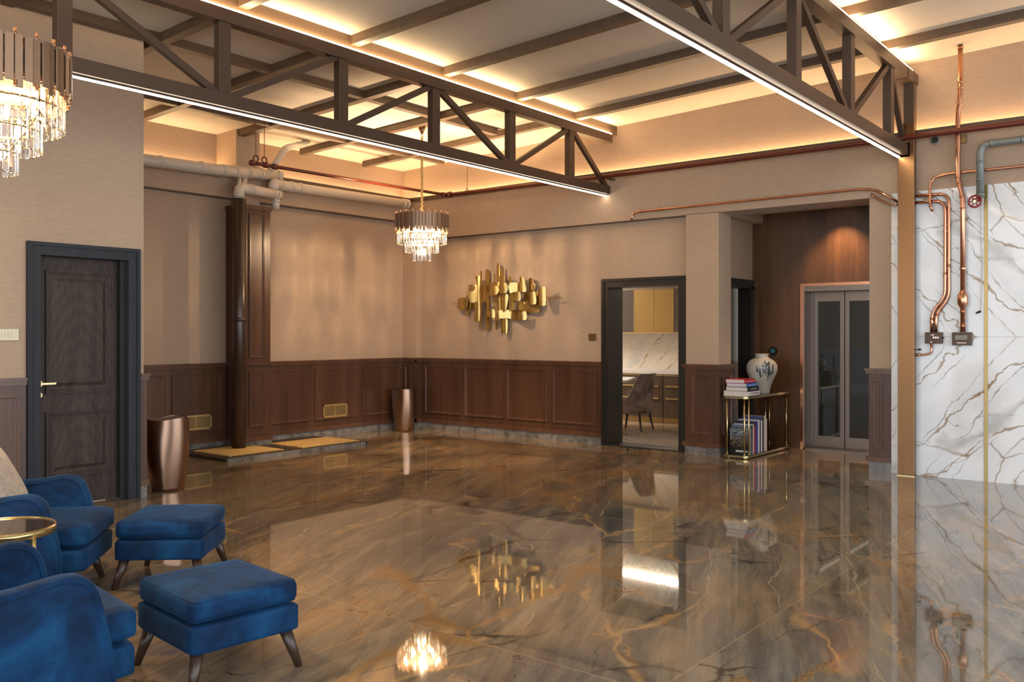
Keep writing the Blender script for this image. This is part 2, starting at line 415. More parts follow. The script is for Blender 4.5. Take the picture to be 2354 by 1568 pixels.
def box(bm, x0, x1, y0, y1, z0, z1):
    vs = [bm.verts.new(p) for p in ((x0, y0, z0), (x1, y0, z0), (x1, y1, z0), (x0, y1, z0), (x0, y0, z1), (x1, y0, z1), (x1, y1, z1), (x0, y1, z1))]
    for f in ((0, 3, 2, 1), (4, 5, 6, 7), (0, 1, 5, 4), (1, 2, 6, 5), (2, 3, 7, 6), (3, 0, 4, 7)):
        bm.faces.new([vs[i] for i in f])
    return vs

def bevel_all(bm, r, seg=2):
    bmesh.ops.bevel(bm, geom=bm.edges[:], offset=r, segments=seg, profile=0.5, affect='EDGES', clamp_overlap=True)

def bbox(name, mat, x0, x1, y0, y1, z0, z1, parent=None, r=0.0, seg=2):
    bm = B(); box(bm, x0, x1, y0, y1, z0, z1)
    if r: bevel_all(bm, r, seg)
    return link(name, bm, mat, parent)

def hexa(bm, pts):
    """8 points: bottom 4 then top 4"""
    vs = [bm.verts.new(p) for p in pts]
    for f in ((0, 3, 2, 1), (4, 5, 6, 7), (0, 1, 5, 4), (1, 2, 6, 5), (2, 3, 7, 6), (3, 0, 4, 7)):
        bm.faces.new([vs[i] for i in f])

def bar(bm, p0, p1, w, h, up=(0, 0, 1)):
    """rectangular bar from p0 to p1; w across, h along up"""
    p0 = Vector(p0); p1 = Vector(p1); d = (p1 - p0).normalized(); u = Vector(up)
    s = d.cross(u).normalized(); u = s.cross(d).normalized()
    pts = []
    for p in (p0, p1):
        for a, b_ in ((-1, -1), (1, -1), (1, 1), (-1, 1)):
            pts.append(p + s * (a * w / 2) + u * (b_ * h / 2))
    hexa(bm, [pts[0], pts[1], pts[5], pts[4], pts[3], pts[2], pts[6], pts[7]])

def cyl(bm, p0, p1, r0, r1=None, seg=20, caps=True):
    if r1 is None: r1 = r0
    p0 = Vector(p0); p1 = Vector(p1); d = (p1 - p0).normalized()
    a = Vector((0, 0, 1)) if abs(d.z) < 0.9 else Vector((1, 0, 0))
    s = d.cross(a).normalized(); t = d.cross(s)
    A, C = [], []
    for i in range(seg):
        th = 2 * PI * i / seg; v = s * math.cos(th) + t * math.sin(th)
        A.append(bm.verts.new(p0 + v * r0)); C.append(bm.verts.new(p1 + v * r1))
    for i in range(seg):
        j = (i + 1) % seg; bm.faces.new((A[i], A[j], C[j], C[i]))
    if caps:
        bm.faces.new(A[::-1]); bm.faces.new(C)

def fillet(path, r, n=6):
    path = [Vector(p) for p in path]; out = [path[0]]
    for i in range(1, len(path) - 1):
        a, p, c = path[i - 1], path[i], path[i + 1]
        d0 = (a - p); d1 = (c - p); k = min(r, d0.length * 0.49, d1.length * 0.49)
        s = p + d0.normalized() * k; e = p + d1.normalized() * k
        for q in range(n + 1):
            t = q / n; out.append(s * (1 - t) ** 2 + p * 2 * t * (1 - t) + e * t * t)
    out.append(path[-1]); return out

def tube(bm, path, r, seg=16, closed=False, flat=None):
    path = [Vector(p) for p in path]; N = len(path); rings = []
    prev = None
    for i, p in enumerate(path):
        if closed: d = path[(i + 1) % N] - path[i - 1]
        elif i == 0: d = path[1] - path[0]
        elif i == N - 1: d = path[-1] - path[-2]
        else: d = (path[i + 1] - p).normalized() + (p - path[i - 1]).normalized()
        d.normalize()
        if prev is None:
            a = Vector((0, 0, 1)) if abs(d.z) < 0.9 else Vector((1, 0, 0))
            s = d.cross(a).normalized()
        else:
            s = (prev - d * prev.dot(d)).normalized()
        prev = s; t = d.cross(s)
        rr = r[i] if isinstance(r, (list, tuple)) else r
        ring = []
        for k in range(seg):
            th = 2 * PI * k / seg
            ring.append(bm.verts.new(p + s * (math.cos(th) * rr) + t * (math.sin(th) * rr * (flat or 1))))
        rings.append(ring)
    rng = range(N) if closed else range(N - 1)
    for i in rng:
        a, b_ = rings[i], rings[(i + 1) % N]
        for k in range(seg):
            j = (k + 1) % seg; bm.faces.new((a[k], a[j], b_[j], b_[k]))
    if not closed:
        bm.faces.new(rings[0][::-1]); bm.faces.new(rings[-1])

def lathe(bm, prof, seg=40, centre=(0, 0)):
    rings = []
    for r, z in prof:
        rings.append([bm.verts.new((centre[0] + r * math.cos(2 * PI * k / seg), centre[1] + r * math.sin(2 * PI * k / seg), z)) for k in range(seg)])
    for a, b_ in zip(rings, rings[1:]):
        for k in range(seg):
            j = (k + 1) % seg; bm.faces.new((a[k], a[j], b_[j], b_[k]))
    bm.faces.new(rings[0][::-1]); bm.faces.new(rings[-1])

def cushion(bm, sx, sy, sz, r, bulge=0.0, centre=(0, 0, 0), n=12, side_bulge=0.0, taper=0.0, M4=None):
    """soft rounded box; sx.. half sizes"""
    t = bmesh.new(); bmesh.ops.create_cube(t, size=2.0)
    bmesh.ops.subdivide_edges(t, edges=t.edges[:], cuts=n, use_grid_fill=True)
    for v in t.verts:
        p = Vector((v.co.x * sx, v.co.y * sy, v.co.z * sz))
        c = Vector((max(-sx + r, min(sx - r, p.x)), max(-sy + r, min(sy - r, p.y)), max(-sz + r, min(sz - r, p.z))))
        d = p - c
        if d.length > 1e-9: p = c + d.normalized() * min(r, d.length if sum(abs(q) > 1e-9 for q in d) == 1 else r)
        ux, uy, uz = p.x / sx, p.y / sy, p.z / sz
        if bulge: p.z += math.copysign(1, p.z) * bulge * (1 - ux * ux) * (1 - uy * uy) * (1 if p.z > 0 else 0.3) * abs(uz)
        if side_bulge:
            p.x += side_bulge * ux * (1 - uz * uz) * (1 - uy * uy); p.y += side_bulge * uy * (1 - uz * uz) * (1 - ux * ux)
        if taper: p.x *= 1 + taper * uz; p.y *= 1 + taper * uz
        p += Vector(centre)
        v.co = M4 @ p if M4 else p
    me = bpy.data.meshes.new('t'); t.to_mesh(me); t.free(); bm.from_mesh(me); bpy.data.meshes.remove(me)

def copy_tree(o, parent=None):
    c = o.copy(); COL.objects.link(c)
    c.parent = parent
    for ch in list(o.children): copy_tree(ch, c)
    return c

def zc(y): return 4.39 - 0.0345 * y      # the ceiling falls slightly away from the camera

# ------------------------------------------------------------------ ROOM SHELL
XW = 9.83       # right wall (panelled part);  beam face 9.75;  upper wall 9.98
YD = 7.52       # wall with the dark door
YA = 9.90       # alcove wall
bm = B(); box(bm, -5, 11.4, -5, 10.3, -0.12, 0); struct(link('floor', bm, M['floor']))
bm = B(); hexa(bm, [(-5, -5, zc(-5)), (10.2, -5, zc(-5)), (10.2, 10.4, zc(10.4)), (-5, 10.4, zc(10.4)), (-5, -5, zc(-5) + .15), (10.2, -5, zc(-5) + .15), (10.2, 10.4, zc(10.4) + .15), (-5, 10.4, zc(10.4) + .15)])
struct(link('ceiling', bm, M['ceil']))

# left wall with door opening 3.21..4.03 x 2.10
bm = B()
box(bm, -5, 3.22, YD, YD + .3, 0, zc(YD)); box(bm, 4.02, 4.145, YD, YD + .3, 0, zc(YD)); box(bm, 3.22, 4.02, YD, YD + .3, 2.12, zc(YD))
box(bm, 3.95, 4.145, YD + .3, 10.2, 0, zc(YD))
struct(link('wall_left', bm, M['paper']))
# alcove wall, its beam and the set-back upper wall
bm = B()
box(bm, 4.145, 9.99, YA, YA + .5, 0, 3.178)
box(bm, 4.145, 9.99, 9.82, 10.4, 3.178, 3.50)
box(bm, 4.145, 10.2, 10.2, 10.4, 3.50, zc(10.2))
box(bm, 6.62, 6.97, 9.765, 10.25, 3.09, zc(9.75) + .01)        # column above the wooden pilaster
struct(link('wall_back', bm, M['paper']))
bm = B(); box(bm, 9.69, XW + .05, 9.63, YA + .02, 0, 2.91); struct(link('wall_corner', bm, M['paper']))
# right wall
bm = B()
box(bm, XW, 10.15, 6.25, 10.4, 0, 2.9); box(bm, XW, 10.15, 5.18, 6.25, 2.11, 2.9)
box(bm, XW, 10.15, 5.085, 5.18, 0, 2.9)
box(bm, 9.75, 10.09, 4.66, 5.088, 0, 2.9)
box(bm, 9.75, 10.09, -5, 2.93, 0, 2.9)
box(bm, 9.75, 10.2, -5, 9.84, 2.895, 3.49)
box(bm, 9.98, 10.2, -5, 10.4, 3.49, zc(-5))
struct(link('wall_right', bm, M['paper']))
bm = B(); box(bm, 4.166, 9.69, 9.825, YA, 3.162, 3.178); struct(link('trim_17', bm, M['beam']))
bm = B(); box(bm, 9.755, XW, 5.09, 9.63, 2.884, 2.895); struct(link('trim_18', bm, M['beam']))
# ledge cappings that hide the cove strips
bm = B(); box(bm, 4.145, 9.73, 9.80, 9.84, 3.485, 3.545); struct(link('trim_1', bm, M['beam']))
bm = B(); box(bm, 9.73, 9.77, -5, 9.84, 3.485, 3.545); struct(link('trim_2', bm, M['beam']))

# the strips themselves, lying behind the cappings
c1 = bbox('cove_light_strip', M['cove'], 4.2, 9.9, 10.15, 10.175, 3.502, 3.512)
tag(c1, 'warm cove light strip along the ledge above the alcove wall with the pilaster', 'light')
c2 = bbox('cove_light_strip', M['cove'], 9.93, 9.955, -4.9, 9.9, 3.502, 3.512)
tag(c2, 'warm cove light strip along the ledge above the wall with the brass sculpture', 'light')

# ------------------------------------------------------------------ panelling
def to_plane(kind, pos):
    """returns f(u, z, d): u along the wall, d out of the wall towards the room"""
    if kind == 'Y': return lambda u, z, d: (u, pos - d, z)      # faces -Y, u = X
    return lambda u, z, d: (pos - d, u, z)                      # faces -X, u = Y
def pbox(bm, f, u0, u1, z0, z1, d0, d1):
    P = [f(u0, z0, d0), f(u1, z0, d0), f(u1, z0, d1), f(u0, z0, d1), f(u0, z1, d0), f(u1, z1, d0), f(u1, z1, d1), f(u0, z1, d1)]
    hexa(bm, P)
def frame_mould(bm, f, u0, u1, z0, z1, w=0.030, d=0.018, base=0.02):
    prof = [(0, -.001), (0, d), (w * .28, d), (w * .36, d * .62), (w * .62, d * .62), (w * .72, d * .25), (w, d * .2), (w, -.001)]
    rings = []
    for o, dd in prof:
        rings.append([bm.verts.new(f(*p, base + dd)) for p in ((u0 + o, z0 + o), (u1 - o, z0 + o), (u1 - o, z1 - o), (u0 + o, z1 - o))])
    for i in range(len(rings) - 1):
        for k in range(4):
            j = (k + 1) % 4; bm.faces.new((rings[i][k], rings[i][j], rings[i + 1][j], rings[i + 1][k]))
def wainscot(nm, kind, pos, u0, u1, panels, zt=1.075, ext=(0, 0), zp=(0.25, 0.965), stone=True, label=None):
    f = to_plane(kind, pos)
    root = struct(empty(nm, f((u0 + u1) / 2, 0, 0)))
    inv = Vector(root.location)
    def L(n_, bm, m):
        for v in bm.verts: v.co -= inv
        return link(n_, bm, m, root)
    bm = B(); pbox(bm, f, u0, u1, 0.10, zt - .02, 0, 0.02); L('board', bm, M['walnut'])
    bm = B(); pbox(bm, f, u0 - ext[0], u1 + ext[1], zt - .045, zt - .012, 0, .034); pbox(bm, f, u0 - ext[0] * 1.4, u1 + ext[1] * 1.4, zt - .014, zt + .012, 0, .046)
    L('chair_rail', bm, M['walnut_h'])
    bm = B(); pbox(bm, f, u0 - ext[0], u1 + ext[1], 0.10, 0.155, 0, .036); L('plinth', bm, M['walnut_h'])
    for a, b_ in panels:
        bm = B(); frame_mould(bm, f, a, b_, zp[0], zp[1]); L('panel_moulding', bm, M['walnut_h'])
    if stone:
        bm = B(); pbox(bm, f, u0, u1, 0.0, 0.10, 0, .022); o = L('stone_skirting', bm, M['stone']); o['label'] = 'grey marble skirting'
    return root
wainscot('trim_3', 'Y', YD, -4, 3.14, [(2.28, 3.08), (1.4, 2.2), (0.5, 1.32)], 1.087)
wainscot('trim_4', 'Y', YD, 4.10, 4.165, [], 1.087, (0, .012))
bm = B(); box(bm, 4.145, 4.165, YD, YA, 0.1, 1.07); struct(link('trim_5', bm, M['walnut']))
wainscot('trim_6', 'Y', YA, 4.165, 6.55, [(4.25, 4.92), (5.0, 5.715), (5.80, 6.475)])
wainscot('trim_7', 'Y', YA, 6.98, 9.69, [(7.05, 7.865), (7.955, 8.705), (8.83, 9.57)])
f9 = to_plane('X', 9.69)
wainscot('trim_8', 'X', 9.69, 9.63, 9.87, [(9.70, 9.83)])
wainscot('trim_9', 'Y', 9.63, 9.69, XW - .01, [], )
wainscot('trim_10', 'X', XW, 6.33, 9.63, [(8.825, 9.535), (7.99, 8.725), (7.205, 7.92), (6.42, 7.118)])
wainscot('trim_11', 'X', 9.75, 4.66, 5.09, [(4.742, 5.002)], ext=(.03, .03))
wainscot('trim_12', 'Y', 4.66, 9.73, 10.09, [(9.83, 10.05)], ext=(.0, 0))
wainscot('trim_13', 'X', 9.75, 2.70, 2.93, [(2.79, 2.90)], ext=(0, .03), zp=(.245, .965))

# wooden pilaster in the alcove
pil = empty('wooden_pilaster', (6.765, 9.72, 0))
tag(pil, 'tall walnut pilaster with framed panels behind the round brown pipe', 'pilaster')
def rel(o, p): o.location = Vector(o.location) - Vector(p.location)
def plink(n_, bm, m, root, smooth=False):
    inv = Vector(root.location)
    for v in bm.verts: v.co -= inv
    return link(n_, bm, m, root, smooth)
bm = B(); box(bm, 6.56, 6.98, 9.55, YA + .0, 0.10, 3.06); plink('body', bm, M['walnut'], pil)
bm = B(); box(bm, 6.545, 6.995, 9.53, YA, 3.02, 3.075); plink('cap', bm, M['walnut_h'], pil)
fp = to_plane('Y', 9.55)
bm = B(); frame_mould(bm, fp, 6.655, 6.885, 1.15, 2.98, base=0); plink('upper_panel', bm, M['walnut_h'], pil)
bm = B(); frame_mould(bm, fp, 6.655, 6.885, .28, .965, base=0); plink('lower_panel', bm, M['walnut_h'], pil)
bm = B(); box(bm, 6.54, 7.0, 9.515, YA, 1.06, 1.085); plink('chair_rail', bm, M['walnut_h'], pil)
bm = B(); box(bm, 6.54, 7.0, 9.52, YA, .10, .155); plink('plinth', bm, M['walnut_h'], pil)
bm = B(); box(bm, 6.55, 6.99, 9.53, YA, 0, .10); o = plink('stone_skirting', bm, M['stone'], pil); o['label'] = 'grey marble skirting'
# round pipe in brown
rp = empty('downpipe', (6.44, 9.44, 0.052))
tag(rp, 'thick round dark brown downpipe standing on the bamboo mat in front of the pilaster', 'pipe')
bm = B(); cyl(bm, (0, 0, 0), (0, 0, 3.06), .082, seg=32); link('pipe', bm, M['leg'], rp, True)
bm = B(); cyl(bm, (0, 0, 1.55), (0, 0, 1.60), .086, seg=32); link('joint_collar', bm, M['leg'], rp, True)

# stone step with bamboo mats
st = empty('stone_step', (6.88, 9.28, 0))
tag(st, 'low grey marble step on the floor carrying two bamboo mats beside the pilaster', 'step')
bm = B(); box(bm, 5.83, 7.92, 8.76, 8.80, 0, .042); plink('front_edge', bm, M['stone'], st)
bm = B(); box(bm, 5.83, 6.53, 8.80, 9.86, 0, .038); box(bm, 6.53, 7.01, 8.80, 9.505, 0, .038); box(bm, 7.01, 7.90, 8.80, 9.86, 0, .038); plink('bed', bm, M['darkwood'], st)
bm = B(); box(bm, 7.90, 7.925, 8.76, 9.86, 0, .042); plink('end_edge', bm, M['stone'], st)
def mat_thing(x0, x1, y0, y1, label):
    r = empty('bamboo_mat', ((x0 + x1) / 2, (y0 + y1) / 2, .038)); tag(r, label, 'mat')
    bm = B(); nsl = 13; h = (y1 - y0) / nsl
    for i in range(nsl):
        box(bm, x0, (min(x1, 6.53) if x0 < 6.5 and y0 + (i + 1) * h > 9.5 else x1), y0 + i * h + .006, y0 + (i + 1) * h - .006, .0385, .052)
    plink('slats', bm, M['bamboo'], r)
    bm = B(); box(bm, x0 + .02, x1 - .02, y0, min(y1, 9.5), .0385, .044); plink('backing', bm, M['darkwood'], r)
mat_thing(5.95, 6.70, 8.90, 9.66, 'slatted bamboo mat around the foot of the brown pipe')
mat_thing(6.96, 7.88, 8.86, 9.53, 'slatted bamboo mat on the step, farther from the brown pipe')

# ------------------------------------------------------------------ left door
d1 = struct(empty('door_1', (3.62, YD, 0)))
fd = to_plane('Y', YD)
bm = B()
for (u0, u1, z0, z1) in ((3.145, 3.25, 0, 2.20), (3.99, 4.095, 0, 2.20), (3.25, 3.99, 2.095, 2.20)):
    pbox(bm, fd, u0, u1, z0, z1, -.14, .028)
for (u0, u1, z0, z1) in ((3.145, 3.175, 0, 2.20), (4.065, 4.095, 0, 2.20), (3.175, 4.065, 2.17, 2.20)):
    pbox(bm, fd, u0, u1, z0, z1, .028, .042)
plink('frame', bm, M['frameblue'], d1)
bm = B(); pbox(bm, fd, 3.945, 3.992, 0, 2.096, -.139, -.03); plink('reveal_shade_strip', bm, M['darkmat'], d1)  # black strip painting in the shade of the right-hand reveal
leaf = empty('leaf', (0, 0, 0)); leaf.parent = d1
def llink(n_, bm, m):
    inv = Vector(d1.location)
    for v in bm.verts: v.co -= inv
    return link(n_, bm, m, leaf)
bm = B(); pbox(bm, fd, 3.25, 3.99, .01, 2.095, -.14, -.095)
bm2 = link
leafbody = None
inv = Vector(d1.location)
for v in bm.verts: v.co -= inv
bpy.data.objects.remove(leaf)
leaf = link('door_leaf', bm, M['darkoak'], d1)
bm = B()
for (z0, z1) in ((.95, 1.98), (.25, .80)):
    frame_mould(bm, fd, 3.335, 3.905, z0, z1, w=.045, d=.02, base=-.095)
    # raised field with sloping edges
    P = [fd(3.395, z0 + .06, -.096), fd(3.845, z0 + .06, -.096), fd(3.815, z0 + .09, -.082), fd(3.425, z0 + .09, -.082),
         fd(3.395, z1 - .06, -.096), fd(3.845, z1 - .06, -.096), fd(3.815, z1 - .09, -.082), fd(3.425, z1 - .09, -.082)]
    hexa(bm, P)
for v in bm.verts: v.co -= inv
link('panels', bm, M['darkoak'], leaf)
bm = B(); cyl(bm, fd(3.285, 1.04, -.096), fd(3.285, 1.04, -.082), .027, seg=24); cyl(bm, fd(3.285, 1.04, -.082), fd(3.285, 1.04, -.045), .009, seg=12)
bar(bm, fd(3.278, 1.04, -.045), fd(3.40, 1.04, -.045), .014, .016)
for v in bm.verts: v.co -= inv
link('lever_handle', bm, M['brass'], leaf)
bm = B(); cyl(bm, fd(3.285, .945, -.096), fd(3.285, .945, -.086), .026, seg=24)
for v in bm.verts: v.co -= inv
link('lock_rose', bm, M['brass'], leaf)
# light switch by the door
sw = empty('light_switch', (3.01, YD - .006, 1.445)); tag(sw, 'champagne metal switch plate with ribbed rockers left of the dark oak door', 'switch')
bm = B(); box(bm, -.08, .08, -.004, .004, -.048, .048); bevel_all(bm, .002, 1); link('plate', bm, M['switch'], sw)
for i in range(4):
    bm = B(); box(bm, -.052 + i * .024, -.030 + i * .024, -.009, -.003, -.022, .022); link('rocker', bm, M['switch'], sw)
# switch on the right wall
sw2 = empty('light_switch', (XW - .008, 6.492, 1.41)); tag(sw2, 'square antique brass switch plate left of the kitchen doorway', 'switch')
bm = B(); box(bm, -.006, .007, -.058, .058, -.046, .046); bevel_all(bm, .002, 1); link('plate', bm, M['brassdk'], sw2)
bm = B(); box(bm, -.011, -.005, -.026, .026, -.022, .022); link('rocker', bm, M['brassdk'], sw2)

# air vents
def vent(x0, x1, z0, z1, label):
    f = to_plane('Y', YA - .02); r = empty('air_vent', f((x0 + x1) / 2, (z0 + z1) / 2, 0)); tag(r, label, 'vent', 'brass air vents in the alcove panelling')
    bm = B(); t = .018
    pbox(bm, f, x0, x1, z0, z0 + t, 0, .012); pbox(bm, f, x0, x1, z1 - t, z1, 0, .012); pbox(bm, f, x0, x0 + t, z0, z1, 0, .012); pbox(bm, f, x1 - t, x1, z0, z1, 0, .012)
    pbox(bm, f, (x0 + x1) / 2 - .004, (x0 + x1) / 2 + .004, z0, z1, 0, .01)
    plink('frame', bm, M['brasslight'], r)
    bm = B(); k = 9
    for i in range(k):
        z = z0 + t + (z1 - z0 - 2 * t) * (i + .5) / k
        P = pbox(bm, f, x0 + t, x1 - t, z - .0035, z + .0035, .002, .009)
    plink('louvres', bm, M['brasslight'], r)
    bm = B(); pbox(bm, f, x0 + .01, x1 - .01, z0 + .01, z1 - .01, 0, .002); plink('backing', bm, M['darkmat'], r)
vent(5.90, 6.335, .27, .45, 'brass louvred air vent in the panelling beside the copper bin near the door')
vent(8.105, 8.54, .27, .452, 'brass louvred air vent in the panelling right of the wooden pilaster')

# ------------------------------------------------------------------ right doorway to the kitchen
d2 = struct(empty('door_2', (XW, 5.72, 0))); fr = to_plane('X', XW)
bm = B()
for (u0, u1, z0, z1) in ((6.235, 6.33, 0, 2.165), (5.11, 5.215, 0, 2.165), (5.215, 6.235, 2.055, 2.165)):
    pbox(bm, fr, u0, u1, z0, z1, -.33, .035)
for (u0, u1, z0, z1) in ((6.29, 6.33, 0, 2.165), (5.11, 5.15, 0, 2.165), (5.15, 6.29, 2.13, 2.165)):
    pbox(bm, fr, u0, u1, z0, z1, .035, .048)
plink('frame', bm, M['frameblack'], d2)
bm = B(); pbox(bm, fr, 5.21, 6.24, 0, .012, -.33, .0); o = plink('threshold', bm, M['frameblack'], d2)

# kitchen shell
bm = B(); box(bm, 10.16, 14.2, 4.95, 11.2, -.12, .004); struct(link('floor_kitchen', bm, M['kfloor']))
bm = B(); box(bm, 10.15, 14.2, 4.9, 11.2, 2.72, 2.85); struct(link('ceiling_kitchen', bm, M['white']))
bm = B(); box(bm, 13.33, 13.5, 4.9, 11.2, 0, 2.75); struct(link('wall_kitchen_back', bm, M['kmarble']))
bm = B(); box(bm, 11.45, 13.5, 4.85, 4.97, 0, 2.75); struct(link('wall_kitchen_right', bm, M['white']))
bm = B(); box(bm, 10.15, 13.5, 10.9, 11.1, 0, 2.75); struct(link('wall_kitchen_left', bm, M['white']))
# lower cabinets
for i in range(4):
    y0 = 5.0 + i * 1.03; y1 = y0 + 1.02
    r = empty('base_cabinet', (12.735, (y0 + y1) / 2, 0))
    tag(r, ['walnut base cabinet at the kitchen far right', 'walnut base cabinet with long brass handles behind the dining chair', 'walnut base cabinet behind the dining table', 'walnut base cabinet at the kitchen far left'][i], 'cabinet', 'kitchen base cabinets')
    bm = B(); box(bm, 12.75, 13.32, y0, y1, .1, .79); plink('carcass', bm, M['kwood'], r)
    bm = B(); box(bm, 12.73, 12.75, y0 + .002, y1 - .002, .105, .77); plink('front', bm, M['kwood'], r)
    bm = B(); box(bm, 12.74, 12.76, y0, y1, .005, .10); plink('toe_kick', bm, M['brassdk'], r)
    bm = B(); box(bm, 12.74, 12.76, y0, y1, .772, .79); plink('edge_strip', bm, M['brass'], r)
    for z in (.41, .607):
        bm = B(); box(bm, 12.70, 12.73, y0 + .06, y0 + .96, z - .012, z + .012); plink('handle', bm, M['brass'], r)
wt = bbox('worktop', M['white'], 12.70, 13.33, 5.0, 9.12, .80, .86, r=.004); tag(wt, 'long white stone worktop running over the walnut kitchen base cabinets', 'worktop')
ys = [5.9, 6.26, 6.62, 6.985, 7.355, 7.725, 8.10, 8.48, 8.86]
for i in range(len(ys) - 1):
    gold = i in (3, 4)
    r = empty('wall_cabinet', (12.95, (ys[i] + ys[i + 1]) / 2, 1.47))
    lb = {3: 'brushed gold kitchen wall cabinet, right one of the pair', 4: 'brushed gold kitchen wall cabinet, left one of the pair', 5: 'dark glossy kitchen wall cabinet left of the gold pair', 2: 'dark kitchen wall cabinet right of the gold pair'}.get(i, 'dark kitchen wall cabinet beside the doorway view')
    tag(r, lb, 'cabinet', 'kitchen wall cabinets')
    bm = B(); box(bm, 12.97, 13.33, ys[i], ys[i + 1], 1.475, 2.19); plink('carcass', bm, M['kdark'], r)
    bm = B(); box(bm, 12.95, 12.97, ys[i] + .004, ys[i + 1] - .004, 1.478, 2.187); plink('door', bm, M['kgold'] if gold else M['kdark'], r)
    bm = B(); box(bm, 12.944, 12.972, ys[i], ys[i + 1], 1.463, 1.478); box(bm, 12.946, 12.972, ys[i] - .003, ys[i] + .004, 1.463, 2.19); plink('edge_trim', bm, M['brass'], r)
o = bbox('cabinet_fascia', M['liftsteel'], 12.96, 13.33, 5.0, 9.2, 2.19, 2.26); tag(o, 'steel fascia strip running above the kitchen wall cabinets', 'fascia')
o = bbox('ceiling_light_or_fill', M['kfill2'], 13.27, 13.30, 5.2, 9.0, 2.69, 2.715); tag(o, 'white linear kitchen light at the top of the back wall', 'light')
o = bbox('ceiling_light_or_fill', M['kfill'], 11.2, 12.2, 9.2, 10.2, 2.70, 2.715); tag(o, 'unseen fill panel added on the kitchen ceiling beyond the dining table', 'light')  # added fill panel, kept out of view, to brighten the kitchen

# dining table + chair
tb = empty('dining_table', (11.45, 7.75, .004)); tag(tb, 'white marble dining table in the kitchen beyond the doorway', 'table')
bm = B()
vs = [(11.36, 6.90, .735), (12.3, 7.3, .735), (12.0, 8.6, .735), (11.0, 8.4, .735), (10.93, 7.15, .735)]
lo = [bm.verts.new((p[0], p[1], .735)) for p in vs]; hi = [bm.verts.new((p[0], p[1], .765)) for p in vs]
bm.faces.new(lo[::-1]); bm.faces.new(hi)
for i in range(5): j = (i + 1) % 5; bm.faces.new((lo[i], lo[j], hi[j], hi[i]))
plink('top', bm, M['white'], tb)
for (x, y) in ((11.25, 7.6), (11.9, 7.9)):
    bm = B(); cyl(bm, (x, y, .02), (x, y, .735), .035, .05, 16); cyl(bm, (x, y, .004), (x, y, .02), .2, .2, 24); plink('pedestal', bm, M['brassdk'], tb)

ch = empty('dining_chair', (11.28, 6.72, .004), math.radians(6))
tag(ch, 'taupe velvet dining chair with piped curved back seen through the kitchen doorway', 'chair')
bm = B(); NB = 36; hin = []; rows = 7
def chair_pt(t, k, inner):
    # t -1..1 around the back, open towards +Y
    a = t * math.radians(118)
    ht = .33 + (.18 + .36 * (0.5 + 0.5 * math.cos(min(PI, max(0, (abs(a) - .85) / .75 * PI)))) if abs(a) > .85 else .54)
    z = .30 + (ht - .30) * k
    lean = .05 * k * max(0, math.cos(a))
    rx, ry = .255 + .02 * k - (.035 if inner else 0), .25 + lean + .02 * k - (.035 if inner else 0)
    return Vector((math.sin(a) * rx, -math.cos(a) * ry, z))
gi = [[[bm.verts.new(chair_pt(-1 + 2 * i / NB, j / rows, q)) for j in range(rows + 1)] for i in range(NB + 1)] for q in (False, True)]
for q in range(2):
    for i in range(NB):
        for j in range(rows):
            bm.faces.new((gi[q][i][j], gi[q][i + 1][j], gi[q][i + 1][j + 1], gi[q][i][j + 1]))
for i in range(NB):
    bm.faces.new((gi[0][i][rows], gi[0][i + 1][rows], gi[1][i + 1][rows], gi[1][i][rows])); bm.faces.new((gi[0][i][0], gi[0][i + 1][0], gi[1][i + 1][0], gi[1][i][0]))
for i in (0, NB):
    for j in range(rows): bm.faces.new((gi[0][i][j], gi[0][i][j + 1], gi[1][i][j + 1], gi[1][i][j]))
link('backrest', bm, M['taupevelvet'], ch, True)
bm = B(); tube(bm, [chair_pt(-1 + 2 * i / NB, 1.005, False) for i in range(NB + 1)], .006, 8); o = link('piping', bm, M['chenille'], ch, True)
bm = B(); cushion(bm, .235, .25, .06, .05, .015, (0, .03, .38), 8); link('seat', bm, M['taupevelvet'], ch, True)
for sx in (-1, 1):
    for sy in (-1, 1):
        bm = B(); cyl(bm, (sx * .17, sy * .17 + .02, .31), (sx * .215, sy * .225 + .02, .04), .022, .012, 12); g_ = link('leg', bm, M['leg'], ch)
        bm = B(); cyl(bm, (sx * .215, sy * .225 + .02, .04), (sx * .22, sy * .231 + .02, 0), .0125, .011, 12); link('ferrule', bm, M['brass'], g_)

# ------------------------------------------------------------------ lift lobby
bm = B()
box(bm, 10.09, 10.25, 4.80, 4.95, 0, 3.0); box(bm, 10.25, 11.04, 4.80, 4.95, 2.15, 3.0)
struct(link('wall_lobby_left', bm, M['paper']))
bm = B(); box(bm, 10.05, 11.06, 4.655, 4.82, 2.885, 3.02); struct(link('trim_14', bm, M['paper']))
bm = B(); box(bm, 10.09, 12.1, 2.6, 5.0, 3.0, 3.1); struct(link('ceiling_lobby', bm, M['ceil']))
bm = B(); box(bm, 10.09, 11.04, 2.68, 2.80, 0, 3.0); struct(link('wall_lobby_right', bm, M['paper']))
d3 = struct(empty('door_3', (10.65, 4.80, 0))); f3 = to_plane('Y', 4.80)
bm = B(); pbox(bm, f3, 10.2, 11.04, 2.04, 2.15, -.15, .03); pbox(bm, f3, 10.93, 11.04, 0, 2.06, -.15, .03); pbox(bm, f3, 10.2, 10.28, 0, 2.06, -.15, .03)
plink('frame', bm, M['frameblack'], d3)
bm = B(); box(bm, 10.2, 11.5, 5.12, 5.2, 0, 3.0); struct(link('wall_lobby_rear', bm, M['panelgrey']))
bm = B(); box(bm, 10.2, 11.5, 5.10, 5.12, 0, 1.08); struct(link('trim_15', bm, M['walnut']))
